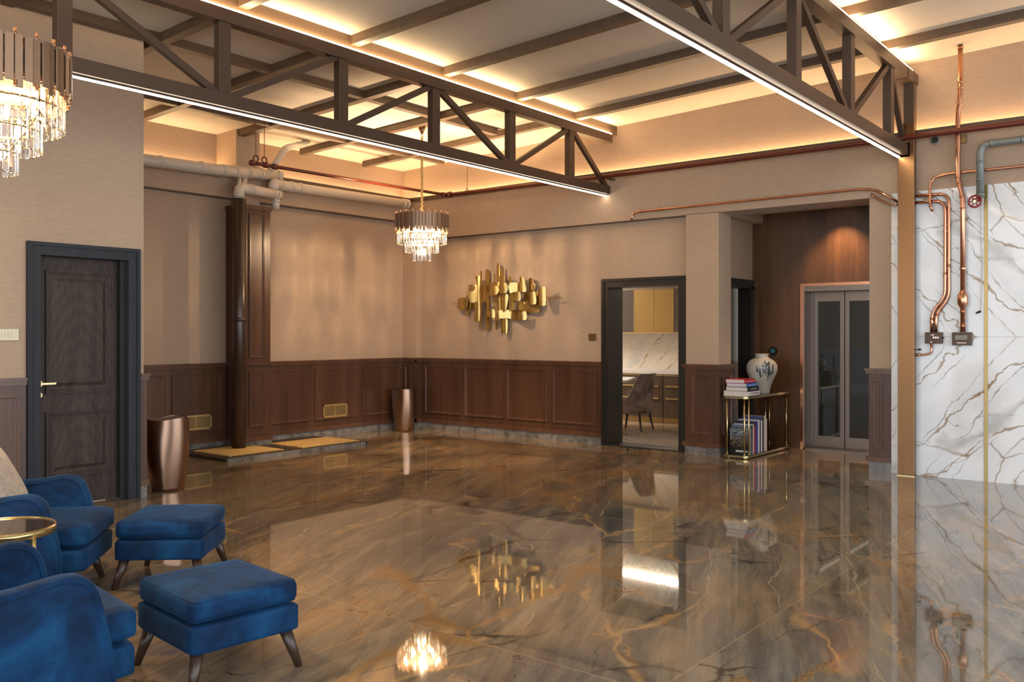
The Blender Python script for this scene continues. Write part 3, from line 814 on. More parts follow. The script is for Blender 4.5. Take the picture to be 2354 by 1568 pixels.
# walnut wall with the lift opening
bm = B(); box(bm, 11.04, 11.3, 4.162, 4.95, 0, 3.0); box(bm, 11.04, 11.3, 2.7, 4.162, 2.085, 3.0); box(bm, 11.04, 11.3, 2.6, 2.96, 0, 2.085)
struct(link('wall_lobby_back', bm, M['walnut_lift']))
lf = struct(empty('door_4', (11.25, 3.6, 0))); fl = to_plane('X', 11.30); fw = to_plane('X', 11.04)
bm = B()
for (u0, u1, z0, z1) in ((4.125, 4.162, 0, 2.085), (2.96, 3.0, 0, 2.085), (3.0, 4.125, 2.05, 2.085)):
    pbox(bm, fw, u0, u1, z0, z1, -.26, .008)
o = plink('surround', bm, M['copper'], lf); o['label'] = 'copper edged surround'
bm = B()
pbox(bm, fl, 4.112, 4.15, 0, 2.05, 0, .25); pbox(bm, fl, 2.97, 3.01, 0, 2.05, 0, .25); pbox(bm, fl, 3.01, 4.112, 1.985, 2.05, 0, .25)
pbox(bm, fl, 4.08, 4.112, 0, 1.985, 0, .03); pbox(bm, fl, 3.01, 3.25, 0, 1.985, 0, .03); pbox(bm, fl, 3.01, 4.112, 1.99, 2.05, 0, .03)
plink('jamb', bm, M['liftsteel'], lf)
for (y0, y1) in ((3.70, 4.085), (3.255, 3.69)):
    bm = B(); t = .052
    pbox(bm, fl, y0, y0 + t, .02, 1.985, -.03, .0); pbox(bm, fl, y1 - t, y1, .02, 1.985, -.03, .0)
    pbox(bm, fl, y0 + t, y1 - t, 1.865, 1.985, -.03, .0); pbox(bm, fl, y0 + t, y1 - t, .02, .155, -.03, 0)
    lv = plink('door_leaf', bm, M['liftsteel'], lf)
    bm = B(); pbox(bm, fl, y0 + t, y1 - t, .155, 1.865, -.022, -.012)
    for v in bm.verts: v.co -= Vector(lf.location)
    link('glass', bm, M['liftglass'], lv)
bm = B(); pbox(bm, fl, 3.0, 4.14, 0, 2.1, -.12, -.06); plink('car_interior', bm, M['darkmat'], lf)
bm = B(); pbox(bm, fl, 3.0, 4.13, 0, .02, -.03, .25); plink('sill', bm, M['liftsteel'], lf)
# call button
cb = empty('call_button', (11.035, 4.515, 1.232)); tag(cb, 'round black call button with glowing blue centre on the walnut wall above the vase', 'button')
bm = B(); cyl(bm, (0, 0, 0), (-.02, 0, 0), .057, .052, 32); link('bezel', bm, M['black'], cb)
bm = B(); cyl(bm, (-.02, 0, 0), (-.024, 0, 0), .03, .03, 24); link('lens', bm, simple('blue_indicator', (0.04, 0.16, 0.20), .15), cb)
# downlight in the lobby ceiling
dl = empty('downlight', (10.78, 3.62, 3.0)); tag(dl, 'small recessed downlight in the lift lobby ceiling', 'light')
bm = B(); cyl(bm, (0, 0, -.006), (0, 0, 0), .05, .05, 24); link('trim_ring', bm, M['white'], dl)
bm = B(); cyl(bm, (0, 0, -.009), (0, 0, -.006), .035, .035, 24); link('lens', bm, emit('downlight_lens', (1, .6, .3), 6), dl)
def spot(name, loc, target, power, col, ang=70, blend=.5, size=.03):
    L = bpy.data.lights.new(name, 'SPOT'); L.energy = power; L.color = col; L.spot_size = math.radians(ang); L.spot_blend = blend; L.shadow_soft_size = size
    o = bpy.data.objects.new(name, L); COL.objects.link(o); o.location = loc
    o.rotation_euler = (Vector(target) - Vector(loc)).to_track_quat('-Z', 'Y').to_euler(); return o
spot('downlight_lamp', (10.78, 3.62, 2.985), (11.0, 3.62, 0), 75, (1.0, .62, .34), 98, .8)

# ------------------------------------------------------------------ marble feature wall and bronze column
bm = B(); box(bm, 9.725, 9.75, 1.8275, 2.70, 0, 2.915); o = link('marble_slab', bm, M['marble']); tag(o, 'bookmatched white marble wall cladding between bronze column and brass strip', 'cladding')
bm = B(); box(bm, 9.725, 9.75, -5, 1.7975, 0, 2.915); o = link('marble_slab', bm, M['marble']); tag(o, 'bookmatched white marble wall cladding right of the brass strip', 'cladding')
o = bbox('brass_strip', M['brassstrip'], 9.718, 9.75, 1.7975, 1.8275, 0, 2.915); tag(o, 'slim vertical brass inlay strip between the white marble slabs', 'strip')
bm = B(); box(bm, 9.7245, 9.7262, -5, 2.60, 1.4195, 1.4215); struct(link('trim_16', bm, M['black']))
cb_ = empty('bronze_column', (9.68, 2.52, 0)); tag(cb_, 'tall brushed bronze column under the truss end beside the white marble', 'column')
bm = B(); box(bm, 9.60, 9.678, 2.445, 2.603, .009, 3.60); bevel_all(bm, .003, 1); plink('shaft', bm, M['steelcol'], cb_)
bm = B(); box(bm, 9.592, 9.683, 2.437, 2.611, 0, .009); plink('base_plate', bm, M['brass'], cb_)

# ------------------------------------------------------------------ TRUSSES
def truss(y, x0, x1, zb0, zb1, zt0, zt1, nodes, diags, label, ledy, wd=.10, endpost=None):
    r = empty('roof_truss', ((x0 + x1) / 2, y, zb0)); tag(r, label, 'truss', 'exposed bronze roof trusses')
    bm = B(); box(bm, x0, x1, y - wd / 2, y + wd / 2, zb0, zb1); bevel_all(bm, .004, 1); plink('bottom_chord', bm, M['bronze'], r)
    bm = B(); box(bm, x0, x1, y - wd / 2, y + wd / 2, zt0, zt1); bevel_all(bm, .004, 1); plink('top_chord', bm, M['bronze'], r)
    for x in nodes:
        bm = B(); box(bm, x - .052, x + .052, y - .04, y + .04, zb1, zt0); bevel_all(bm, .003, 1); plink('vertical_post', bm, M['bronze'], r)
    for (xa, up_a, xb, up_b) in diags:
        za = zt0 + .01 if up_a else zb1 - .01; zb = zt0 + .01 if up_b else zb1 - .01
        bm = B(); bar(bm, (xa, y, za), (xb, y, zb), .05, .055); plink('diagonal_brace', bm, M['bronze'], r)
    # profile and diffuser under the bottom chord
    bm = B(); box(bm, x0, x1 - .02, ledy - .017, ledy + .017, zb0 - .012, zb0); q = plink('light_channel', bm, M['bronze'], r)
    bm = B(); box(bm, x0, x1 - .03, ledy - .012, ledy + .012, zb0 - .022, zb0 - .012)
    for v in bm.verts: v.co -= Vector(r.location)
    link('light_diffuser', bm, M['led'], q)
    # end plate
    bm = B(); box(bm, x1, x1 + .012, y - wd / 2 - .012, y + wd / 2 + .012, zb0 - .015, zb1 + .015); plink('end_plate', bm, M['bronze'], r)
    return r
N1 = [-3.30, -2.07, -.84, .39, 1.615, 2.84, 4.09, 5.31, 6.52, 7.75, 8.91]
D1 = [(2.90, 1, 4.04, 0), (4.16, 0, 5.25, 1), (5.38, 0, 6.46, 1), (6.58, 1, 7.69, 0), (7.81, 0, 8.86, 1), (8.97, 1, 9.72, 0), (2.78, 1, 1.68, 0), (1.56, 0, .45, 1), (.33, 1, -.78, 0), (-.90, 0, -2.0, 1)]
truss(6.22, -4.6, 9.81, 3.255, 3.362, 3.925, 4.035, N1, D1, 'long bronze truss crossing the room over the alcove side, ending on the wallpapered wall', 6.235)
N2 = [-2.2, -1.0, .2, 1.43, 2.73, 4.05, 5.395, 6.663, 7.93, 9.12]
D2 = [(4.12, 1, 5.33, 0), (5.46, 0, 6.60, 1), (6.73, 1, 7.87, 0), (7.99, 0, 9.06, 1), (9.18, 1, 9.66, 0), (4.0, 0, 2.8, 1), (2.66, 1, 1.5, 0), (1.36, 0, .27, 1)]
t2 = truss(2.56, -4.6, 9.60, 3.275, 3.385, 4.06, 4.175, N2, D2, 'long bronze truss nearest the marble wall, ending on the bronze column', 2.585, wd=.12)
bm = B(); box(bm, 9.80, 9.90, 2.50, 2.60, 3.55, 4.07)
for v in bm.verts: v.co -= Vector(t2.location)
link('end_post', bm, M['bronze'], t2)
bm = B(); box(bm, 9.58, 9.975, 2.50, 2.62, 4.06, 4.175)
for v in bm.verts: v.co -= Vector(t2.location)
link('top_chord_end', bm, M['bronze'], t2)

# boxed batten above each truss that hides its up-light
def up_box(y, label, lab2):
    r = empty('ceiling_box_beam', (2.6, y, zc(y) - .06)); tag(r, label, 'beam')
    bm = B(); hexa(bm, [(-4.6, y - .06, zc(y) - .115), (9.98, y - .06, zc(y) - .115), (9.98, y + .06, zc(y) - .115), (-4.6, y + .06, zc(y) - .115), (-4.6, y - .06, zc(y - .06)), (9.98, y - .06, zc(y - .06)), (9.98, y + .06, zc(y + .06)), (-4.6, y + .06, zc(y + .06))])
    plink('batten', bm, M['beam'], r)
up_box(6.27, 'box batten on the ceiling directly above the truss on the alcove side', '')
up_box(2.66, 'box batten on the ceiling directly above the truss by the marble wall', '')
for (y, zt, lb) in ((6.19, 4.037, 'warm up-light strip on top of the truss on the alcove side'), (2.52, 4.177, 'warm up-light strip on top of the truss by the marble wall')):
    o = bbox('up_light_strip', M['topled'], -4.5, 9.80, y - .012, y + .012, zt, zt + .012); tag(o, lb, 'light')

# ceiling battens
def batten_b(x, y0, y1, lb):
    bm = B(); w = .045; h = .085
    hexa(bm, [(x - w, y0, zc(y0) - h), (x + w, y0, zc(y0) - h), (x + w, y1, zc(y1) - h), (x - w, y1, zc(y1) - h), (x - w, y0, zc(y0) + .01), (x + w, y0, zc(y0) + .01), (x + w, y1, zc(y1) + .01), (x - w, y1, zc(y1) + .01)])
    o = link('ceiling_batten', bm, M['beam']); tag(o, lb, 'beam', 'brown battens on the ceiling'); return o
xb = [-2.0, -.8, .5, 1.75, 3.0, 4.27, 5.46, 6.69, 7.90, 9.06]
word = {9.06: 'next to the sculpture wall', 7.90: 'second from the sculpture wall', 6.69: 'third from the sculpture wall', 5.46: 'fourth from the sculpture wall', 4.27: 'fifth from the sculpture wall', 3.0: 'sixth from the sculpture wall'}
for x in xb:
    wd_ = word.get(x, 'near the glazed front')
    if x < 4.3: batten_b(x, 6.33, 7.56 if x < 4 else 7.80, 'alcove side cross batten, ' + wd_)
    else: batten_b(x, 6.33, 10.08 if x > 5.5 else 10.19, 'alcove side cross batten, ' + wd_)
    batten_b(x, 2.72, 6.21, 'cross batten between the trusses, ' + wd_)
    batten_b(x, -4.8, 2.60, 'cross batten right of the marble-side truss, ' + wd_)
def batten_a(y, x0, x1, lb):
    bm = B(); w = .045; h = .08
    hexa(bm, [(x0, y - w, zc(y) - h), (x1, y - w, zc(y) - h), (x1, y + w, zc(y) - h), (x0, y + w, zc(y) - h), (x0, y - w, zc(y) + .01), (x1, y - w, zc(y) + .01), (x1, y + w, zc(y) + .01), (x0, y + w, zc(y) + .01)])
    o = link('ceiling_batten', bm, M['beam']); tag(o, lb, 'beam', 'brown battens on the ceiling')
batten_a(7.44, -4.6, 8.95, 'long ceiling batten parallel to the trusses along the door wall')
batten_a(9.13, 4.2, 9.75, 'long ceiling batten parallel to the trusses deep in the alcove')

# ------------------------------------------------------------------ CHANDELIERS
def build_chandelier():
    # origin: ceiling hook is separate; body origin at bottom of crystal, z up
    r = empty('chandelier', (0, 0, 0))
    zt = .60
    bm = B()
    for (rr, z) in ((.325, .585), (.325, .40), (.292, .33), (.195, .215), (.095, .105)):
        pts = [(rr * math.cos(2 * PI * k / 40), rr * math.sin(2 * PI * k / 40), z) for k in range(40)]
        tube(bm, pts, .006, 6, closed=True)
    for k in range(4):
        a = k * PI / 2 + .3; bar(bm, (0, 0, .585), (.325 * math.cos(a), .325 * math.sin(a), .585), .012, .008)
        for (ra, za, rb, zb) in ((.292, .33, .195, .215), (.195, .215, .095, .105), (.325, .40, .292, .33)):
            bar(bm, (ra * math.cos(a), ra * math.sin(a), za), (rb * math.cos(a), rb * math.sin(a), zb), .006, .006)
    link('frame', bm, M['brass'], r)
    bm = B(); NK = 48
    ra_ = [[bm.verts.new((q * math.cos(2 * PI * k / NK), q * math.sin(2 * PI * k / NK), z)) for k in range(NK)] for q, z in ((.327, .41), (.327, .58), (.322, .58), (.322, .41))]
    for q in range(4):
        for k in range(NK): bm.faces.new((ra_[q][k], ra_[q][(k + 1) % NK], ra_[(q + 1) % 4][(k + 1) % NK], ra_[(q + 1) % 4][k]))
    link('drum', bm, M['darkslat'], r, True)
    # metal slats
    NS = 52; prot = {}
    for k in range(NS):
        a = 2 * PI * k / NS; q = k % 4; L = (.215, .245, .205, .23)[q]; top = .595 + (0, .004, -.004, .008)[q]
        key = ('s', q)
        if key not in prot:
            bm = B(); box(bm, -.0045, .0045, -.0185, .0185, -L, 0); bevel_all(bm, .002, 1); o = link('metal_slat', bm, M['darkslat'], r); prot[key] = o
        else:
            o = prot[key].copy(); COL.objects.link(o)
        rr = .343 if q % 2 == 0 else .334
        o.location = (rr * math.cos(a), rr * math.sin(a), top); o.rotation_euler = (0, 0, a)
    # rose gold studs, above and below the slats
    for j in range(2):
        NR = 22
        for k in range(NR):
            a = 2 * PI * (k + .5) / NR
            if ('r', j) not in prot:
                bm = B(); tube(bm, [(0, 0, -.03), (0, 0, -.028), (0, 0, 0)], .0085, 8); o = link('stud', bm, M['rosegold'], r, True); prot[('r', j)] = o
            else:
                o = prot[('r', j)].copy(); COL.objects.link(o)
            z = .622 if j == 0 else .385
            o.location = (.336 * math.cos(a), .336 * math.sin(a), z); o.rotation_euler = (0, 0, a)
    # crystal rods in three tiers
    for (rr, zt_, L, NR) in ((.310, .405, .19, 44), (.212, .285, .175, 30), (.108, .155, .155, 16)):
        first = None
        for k in range(NR):
            a = 2 * PI * k / NR
            if first is None:
                bm = B(); pr = []
                w_, t_ = .0155, .0065
                # flat rod with rounded foot
                prof = [(-w_, 0), (w_, 0), (w_, -L + w_)]
                for q in range(1, 7):
                    th = PI * q / 7; prof.append((w_ * math.cos(th), -L + w_ - w_ * math.sin(th)))
                prof.append((-w_, -L + w_))
                A = [bm.verts.new((-t_, p[0], p[1])) for p in prof]; C = [bm.verts.new((t_, p[0], p[1])) for p in prof]
                bm.faces.new(A[::-1]); bm.faces.new(C)
                for i in range(len(prof)): j = (i + 1) % len(prof); bm.faces.new((A[i], A[j], C[j], C[i]))
                bmesh.ops.bevel(bm, geom=bm.edges[:], offset=.0018, segments=1, affect='EDGES', clamp_overlap=True)
                o = first = link('crystal_rod', bm, M['glass'], r)
            else:
                o = first.copy(); COL.objects.link(o)
            o.location = (rr * math.cos(a), rr * math.sin(a), zt_); o.rotation_euler = (0, 0, a)
    # bulbs
    fb = None
    for k in range(18):
        if k < 9: a = 2 * PI * k / 9; rr = .215; z = .345
        elif k < 15: a = 2 * PI * k / 6; rr = .13; z = .225
        else: a = 2 * PI * k / 3; rr = .05; z = .11
        if fb is None:
            bm = B(); lathe(bm, [(.004, -.035), (.014, -.02), (.017, 0), (.012, .025), (.003, .045)], 14); o = fb = link('bulb', bm, M['bulb'], r, True)
        else:
            o = fb.copy(); COL.objects.link(o)
        o.location = (rr * math.cos(a), rr * math.sin(a), z)
    return r
M['darkslat'] = simple('bronze_slat', (0.26, 0.165, 0.105), 0.34, 0.6, noise=0.1)
chA = build_chandelier()
tag(chA, 'tiered crystal chandelier with bronze slats hanging in front of the alcove corner', 'chandelier', 'tiered crystal chandeliers')
def hang(root, L, canopy=True):
    bm = B(); n = int(L / .028)
    for i in range(n):
        z = .62 + i * .028 + .014; ax = i % 2
        pts = []
        for k in range(12):
            th = 2 * PI * k / 12
            pts.append((math.cos(th) * .017 * (1 - ax), math.cos(th) * .017 * ax, z + math.sin(th) * .022))
        tube(bm, pts, .0052, 6, closed=True)
    tube(bm, [(0, .004, .60), (.006, 0, .62 + L * .3), (-.006, .004, .62 + L * .6), (0, 0, .62 + L)], .004, 6)
    link('chain', bm, M['brass'], root, True)
    bm = B(); t = .62 + L
    lathe(bm, [(.012, t), (.02, t + .02), (.045, t + .06), (.052, t + .09), (.075, t + .102), (.075, t + .108)], 32); link('ceiling_rose', bm, M['rosegold'], root, True)
chA.location = (8.185, 8.019, 2.385)
hA = zc(8.019) - 2.385 - .62 - .108
chB = copy_tree(chA)
tag(chB, 'large tiered crystal chandelier with bronze slats, cut by the left edge above the door wall', 'chandelier', 'tiered crystal chandeliers')
chB.location = (1.766, 4.598, 2.215); chB.rotation_euler = (0, 0, .2)
hang(chA, hA)
hang(chB, zc(4.598) - 2.215 - .62 - .108)
for (nm, p, e) in (('chandelier_lamp', (8.185, 8.019, 2.385), 165), ('chandelier_lamp', (1.766, 4.598, 2.215), 90)):
    L = bpy.data.lights.new(nm, 'POINT'); L.energy = e; L.color = (1.0, .68, .39); L.shadow_soft_size = .035
    o = bpy.data.objects.new(nm, L); COL.objects.link(o); o.location = (p[0], p[1], p[2] + .385)

# ------------------------------------------------------------------ WALL SCULPTURE
sc_ = empty('wall_sculpture', (XW - .0, 7.93, 1.95)); tag(sc_, 'abstract brass wall sculpture of curved plates and rods on the wallpapered wall', 'sculpture')
# authored on a sheet of 2146 x 1568 units covering 2.05 m x 1.17 m, centre at the wall point
def sxy(x, y): return ((1070 - x) * .000972, (760 - y) * .000752)
def closed_smooth(P, k=5):
    out = []; N = len(P)
    for i in range(N):
        p0, p1, p2, p3 = P[i - 1], P[i], P[(i + 1) % N], P[(i + 2) % N]
        for q in range(k):
            t = q / k * 1.0; te = .55     # tension keeps corners readable
            m1 = [(p2[c] - p0[c]) * .5 * te for c in (0, 1)]; m2 = [(p3[c] - p1[c]) * .5 * te for c in (0, 1)]
            out.append(tuple((2 * t ** 3 - 3 * t * t + 1) * p1[c] + (t ** 3 - 2 * t * t + t) * m1[c] + (-2 * t ** 3 + 3 * t * t) * p2[c] + (t ** 3 - t * t) * m2[c] for c in (0, 1)))
    return out
def plate(outline, depth, curve=0.02, mat='brass_art', nm='plate', t=.004, wave=1.0):
    P = [sxy(*p) for p in closed_smooth(outline)]
    bm = B(); vs = [bm.verts.new((0, p[0], p[1])) for p in P]
    bm.faces.new(vs)
    us = [p[0] for p in P]; u0, u1 = min(us), max(us); K = 16
    for i in range(1, K):
        bmesh.ops.bisect_plane(bm, geom=bm.verts[:] + bm.edges[:] + bm.faces[:], plane_co=(0, u0 + (u1 - u0) * i / K, 0), plane_no=(0, 1, 0))
    for v in bm.verts:
        q = (v.co.y - u0) / max(1e-6, u1 - u0)
        v.co.x = -depth - curve * 1.4 * math.sin(q * PI * wave + .4)
    bmesh.ops.solidify(bm, geom=bm.faces[:], thickness=t)
    o = link(nm, bm, M[mat], sc_, True)
    md = o.modifiers.new('edges', 'EDGE_SPLIT'); md.split_angle = math.radians(50)
def rod(x, y0, y1, w=22, depth=.12, horiz=False, nm='rod', mat='brass_art'):
    bm = B()
    if horiz:
        a = sxy(y0, x); b_ = sxy(y1, x); bar(bm, (-depth, a[0], a[1]), (-depth, b_[0], b_[1]), w * .00085, w * .00085)
    else:
        a = sxy(x, y0); b_ = sxy(x, y1); bar(bm, (-depth, a[0], a[1]), (-depth, b_[0], b_[1]), w * .00085, w * .00085, (1, 0, 0))
    link(nm, bm, M[mat], sc_)
plate([(595, 325), (675, 320), (672, 480), (668, 640), (675, 900), (668, 1180), (545, 1180), (540, 1060), (600, 950), (640, 800), (645, 600), (630, 450)], .15, .02)
plate([(530, 990), (600, 970), (610, 1180), (535, 1185)], .06, .01)
plate([(400, 500), (500, 470), (640, 470), (700, 455), (900, 450), (1010, 445), (1010, 520), (900, 530), (800, 560), (780, 640), (700, 640), (640, 800), (560, 815), (430, 815), (395, 700)], .07, .03, wave=2.2)
plate([(400, 480), (500, 470), (500, 560), (450, 595), (400, 570)], .10, .01)
plate([(180, 735), (385, 725), (395, 800), (370, 940), (190, 945)], .10, .02)
plate([(295, 690), (385, 665), (400, 760), (395, 950), (360, 1055), (300, 1050), (330, 930)], .05, .01)
plate([(400, 815), (640, 820), (600, 985), (480, 965), (400, 940)], .05, .02)
plate([(790, 590), (850, 535), (1000, 520), (1030, 600), (1000, 680), (900, 705), (800, 720)], .13, .03)
plate([(1030, 340), (1165, 340), (1165, 480), (1210, 500), (1225, 560), (1200, 660), (1060, 665), (1020, 600), (1025, 480)], .15, .03)
plate([(1080, 480), (1210, 480), (1215, 660), (1090, 665), (1055, 620), (1055, 540)], .19, .02)
plate([(1220, 470), (1350, 470), (1370, 380), (1430, 370), (1490, 380), (1520, 500), (1530, 640), (1480, 655), (1330, 630), (1220, 660)], .12, .04, wave=2.0)
plate([(1510, 400), (1600, 410), (1600, 480), (1635, 515), (1620, 630), (1540, 640)], .07, .01)
plate([(1265, 800), (1280, 660), (1420, 650), (1425, 810)], .14, .02)
plate([(1440, 850), (1510, 760), (1540, 650), (1620, 670), (1690, 660), (1700, 880), (1480, 885)], .13, .03, wave=1.6)
plate([(1430, 660), (1740, 650), (1700, 720), (1700, 900), (1440, 900)], .06, .01)
plate([(1725, 700), (1790, 600), (1880, 580), (1885, 905), (1790, 905), (1760, 820)], .15, .03)
plate([(1300, 830), (1690, 830), (1690, 1030), (1500, 1030), (1300, 990)], .05, .02)
plate([(765, 1030), (850, 1000), (960, 965), (965, 1120), (900, 1110), (820, 1075)], .15, .03)
plate([(1000, 680), (1160, 680), (1165, 800), (1130, 1000), (1010, 1000)], .09, .03)
plate([(980, 1000), (1160, 970), (1300, 980), (1440, 1020), (1515, 1010), (1515, 1165), (1270, 1170), (1140, 1130), (980, 1130)], .11, .04, wave=2.5)
plate([(925, 130), (990, 130), (995, 520), (1000, 700), (1005, 1130), (930, 1130)], .08, .01)
plate([(1040, 1150), (1140, 1150), (1135, 1410), (1080, 1415), (1045, 1300)], .08, .02)
plate([(665, 235), (755, 235), (755, 820), (770, 1000), (770, 1310), (670, 1310)], .03, .005)
rod(712, 222, 1320, 20, .18); rod(955, 295, 1000, 18, .16); rod(1035, 178, 700, 44, .10); rod(1210, 360, 1000, 26, .12); rod(1240, 640, 980, 24, .10)
rod(955, 1120, 1335, 30, .12); rod(1060, 1150, 1410, 26, .11); rod(810, 730, 950, 14, .14, True); rod(765, 1880, 2020, 16, .14, True); rod(830, 80, 200, 16, .07, True); rod(1600, 510, 620, 20, .12)
for (x, y) in ((712, 585), (2010, 765), (960, 800), (1210, 805)):
    u, v = sxy(x, y); bm = B(); cyl(bm, (0, u, v), (-.17, u, v), .008, .008, 10); link('stand_off', bm, M['brass_art'], sc_)

# ------------------------------------------------------------------ PIPES
def pipe(nm, mat, path, r, label, rad=.06, collars=(), cr=1.12, cl=.012, cat='pipe', loc=None, group=None, clips=(), clipmat=None):
    p0 = Vector(path[0]); root = empty(nm, p0); tag(root, label, cat, group)
    pts = fillet([Vector(p) - p0 for p in path], rad, 8)
    bm = B(); tube(bm, pts, r, 16); link('pipe_run', bm, M[mat], root, True)
    tot = [0]
    for a, b_ in zip(pts, pts[1:]): tot.append(tot[-1] + (b_ - a).length)
    def at(s):
        s *= tot[-1]
        for i in range(len(pts) - 1):
            if tot[i + 1] >= s:
                t = (s - tot[i]) / max(1e-6, tot[i + 1] - tot[i]); return pts[i].lerp(pts[i + 1], t), (pts[i + 1] - pts[i]).normalized()
        return pts[-1], (pts[-1] - pts[-2]).normalized()
    for s in collars:
        p, d = at(s); bm = B(); cyl(bm, p - d * cl, p + d * cl, r * cr, seg=18); link('collar', bm, M[mat], root, True)
    for s in clips:
        p, d = at(s); bm = B(); cyl(bm, p - d * .006, p + d * .006, r * 1.45, seg=12)
        n_ = Vector((1, 0, 0)); cyl(bm, p, p + n_ * (.012 + r), .004, seg=8); link('clip', bm, M[clipmat or mat], root)
    return root, at
# cream PVC
pipe('drain_pipe', 'pvc', [(4.16, 9.685, 3.425), (6.3, 9.685, 3.475), (7.24, 9.685, 3.53)], .072, 'cream plastic drain pipe along the ledge from the door wall to the pilaster', collars=(.45, .62, .72, .78, .84, .90, .985), cr=1.09, cl=.02)
pipe('drain_pipe', 'pvc', [(7.08, 9.62, 3.325), (7.08, 9.62, 3.41), (7.25, 9.70, 3.41), (9.60, 9.70, 3.43)], .066, 'cream plastic drain pipe running right of the pilaster to the room corner', rad=.11, collars=(.10, .16, .22, .96, .99), cr=1.1, cl=.02)
pipe('drain_pipe', 'pvc', [(6.44, 9.44, 3.116), (6.44, 9.44, 3.25), (6.60, 9.46, 3.25), (7.16, 9.60, 3.255)], .064, 'short cream plastic drain pipe elbow directly on top of the brown pipe', rad=.12, collars=(.05, .30, .36, .86, .93), cr=1.1, cl=.016)
pipe('drain_pipe', 'pvc', [(7.10, 9.60, 3.20), (7.10, 9.60, 3.07)], .05, 'cream plastic reducer dropping behind the pilaster top', rad=.01, collars=(.2,), cr=1.15, cl=.02)
pipe('drain_pipe', 'pvc', [(6.62, 9.70, 3.43), (6.52, 9.56, 3.24)], .028, 'thin slanting cream pipe left of the pair above the pilaster', rad=.01, collars=(.1,))
pipe('drain_pipe', 'pvc', [(6.70, 9.70, 3.44), (6.60, 9.58, 3.22)], .036, 'thin slanting cream pipe right of the pair above the pilaster', rad=.01, collars=(.1,))
pipe('drain_pipe', 'pvc', [(7.05, 9.66, 3.55), (7.30, 9.66, 3.91), (7.58, 9.66, 4.00), (7.66, 9.66, 4.06)], .042, 'cream pipe bending from the ceiling down behind the red pipe', rad=.07, collars=(.42, .5, .78), cr=1.12)
# red sprinkler pipe
r1, _ = pipe('sprinkler_pipe', 'redpipe', [(6.24, 8.90, 3.46), (9.565, 8.90, 3.492)], .021, 'thin dark red sprinkler pipe crossing the alcove below the ceiling', rad=.01, collars=(.004, .06, .1, .99), cr=1.6, cl=.03)
for x in (6.30, 6.42):
    bm = B(); tube(bm, [(x - 6.24 + .035 * math.cos(2 * PI * k / 14), 0, .058 + .035 * math.sin(2 * PI * k / 14)) for k in range(14)], .009, 8, closed=True); link('pipe_ring', bm, M['redpipe'], r1, True)
    bm = B(); cyl(bm, (x - 6.24, 0, .09), (x - 6.24, 0, zc(8.88) - 3.46), .004, seg=8); link('hanger_rod', bm, M['redpipe'], r1)
r2, _ = pipe('sprinkler_pipe', 'redpipe', [(9.60, 8.90, 3.492), (9.60, 6.1, 3.462), (9.60, 1.4, 3.455), (9.60, -4.5, 3.455)], .029, 'thick dark red sprinkler pipe running along the sculpture wall below the cove light', rad=.05, collars=(.004,), cr=1.5, cl=.03)
bm = B(); y = 8.498 - 8.90
tube(bm, [(.03 * math.cos(2 * PI * k / 16) * 1.0, y, .04 * math.sin(2 * PI * k / 16) + .01) for k in range(16)], .006, 8, closed=True)
cyl(bm, (0, y, .05), (0, y, zc(8.5) - 3.492), .004, seg=8); link('hanger_rod', bm, M['redpipe'], r2)
for yy in (6.1, 2.7):
    bm = B(); box(bm, .0, .13, yy - 8.90 - .02, yy - 8.90 + .02, -.075, -.055); box(bm, -.01, .01, yy - 8.9 - .02, yy - 8.9 + .02, -.075, -.03); link('bracket', bm, M['bronze'], r2)
# copper line over the lobby
X = 9.712
pipe('copper_pipe', 'copper', [(X, 5.83, 2.875), (X, 5.815, 2.975), (X, 5.70, 2.988), (X, 3.03, 2.995), (X, 2.86, 2.975), (X, 2.63, 2.82)], .0135, 'thin copper pipe clipped along the beam above the kitchen door and lift lobby', rad=.07, clips=(.06, .15, .30, .45, .62, .78, .9), clipmat='rosegold')
pipe('copper_pipe', 'copper', [(X, 2.90, 2.93), (X, 2.80, 2.85), (X, 2.70, 2.80), (X, 2.62, 2.79)], .012, 'short looping copper pipe disappearing behind the bronze column', rad=.07)
X = 9.70
pipe('copper_pipe', 'copper', [(X, 2.60, 2.868), (X, 2.142, 2.86), (X, 2.142, 1.80), (X, 2.263, 1.66), (X, 2.263, 1.466)], .0155, 'right copper pipe of the bent pair feeding the small box on the marble', rad=.10, collars=(.20, .62, .90), cr=1.2, clips=(.16, .40, .63, .93))
pipe('copper_pipe', 'copper', [(X, 2.60, 2.80), (X, 2.176, 2.79), (X, 2.178, 1.815), (X, 2.302, 1.675), (X, 2.302, 1.466)], .0155, 'left copper pipe of the bent pair feeding the small box on the marble', rad=.10, collars=(.20, .64, .92), cr=1.2, clips=(.40, .66, .94))
pipe('copper_pipe', 'copper', [(9.665, 2.030, zc(2.03) - .002), (9.665, 2.030, 3.83), (9.665, 2.052, 3.62), (9.665, 2.052, 3.00), (9.665, 2.008, 2.80), (9.665, 2.008, 1.47)], .024, 'thick copper pipe dropping from the ceiling down to the larger box on the marble', rad=.06, collars=(.01, .13, .15, .205, .28, .46, .48, .53, .57, .78, .86, .885, .93, .98), cr=1.18, cl=.008, clips=(.78, .885))
bm = B(); lathe(bm, [(.026, 1.70), (.03, 1.715), (.046, 1.745), (.05, 1.79), (.046, 1.835), (.032, 1.862), (.026, 1.875)], 24, (9.665, 2.008)); bm.verts.ensure_lookup_table()
o = link('pipe_valve', bm, M['copper'], None, True); tag(o, 'bulbous copper valve body midway on the thick copper pipe', 'valve')
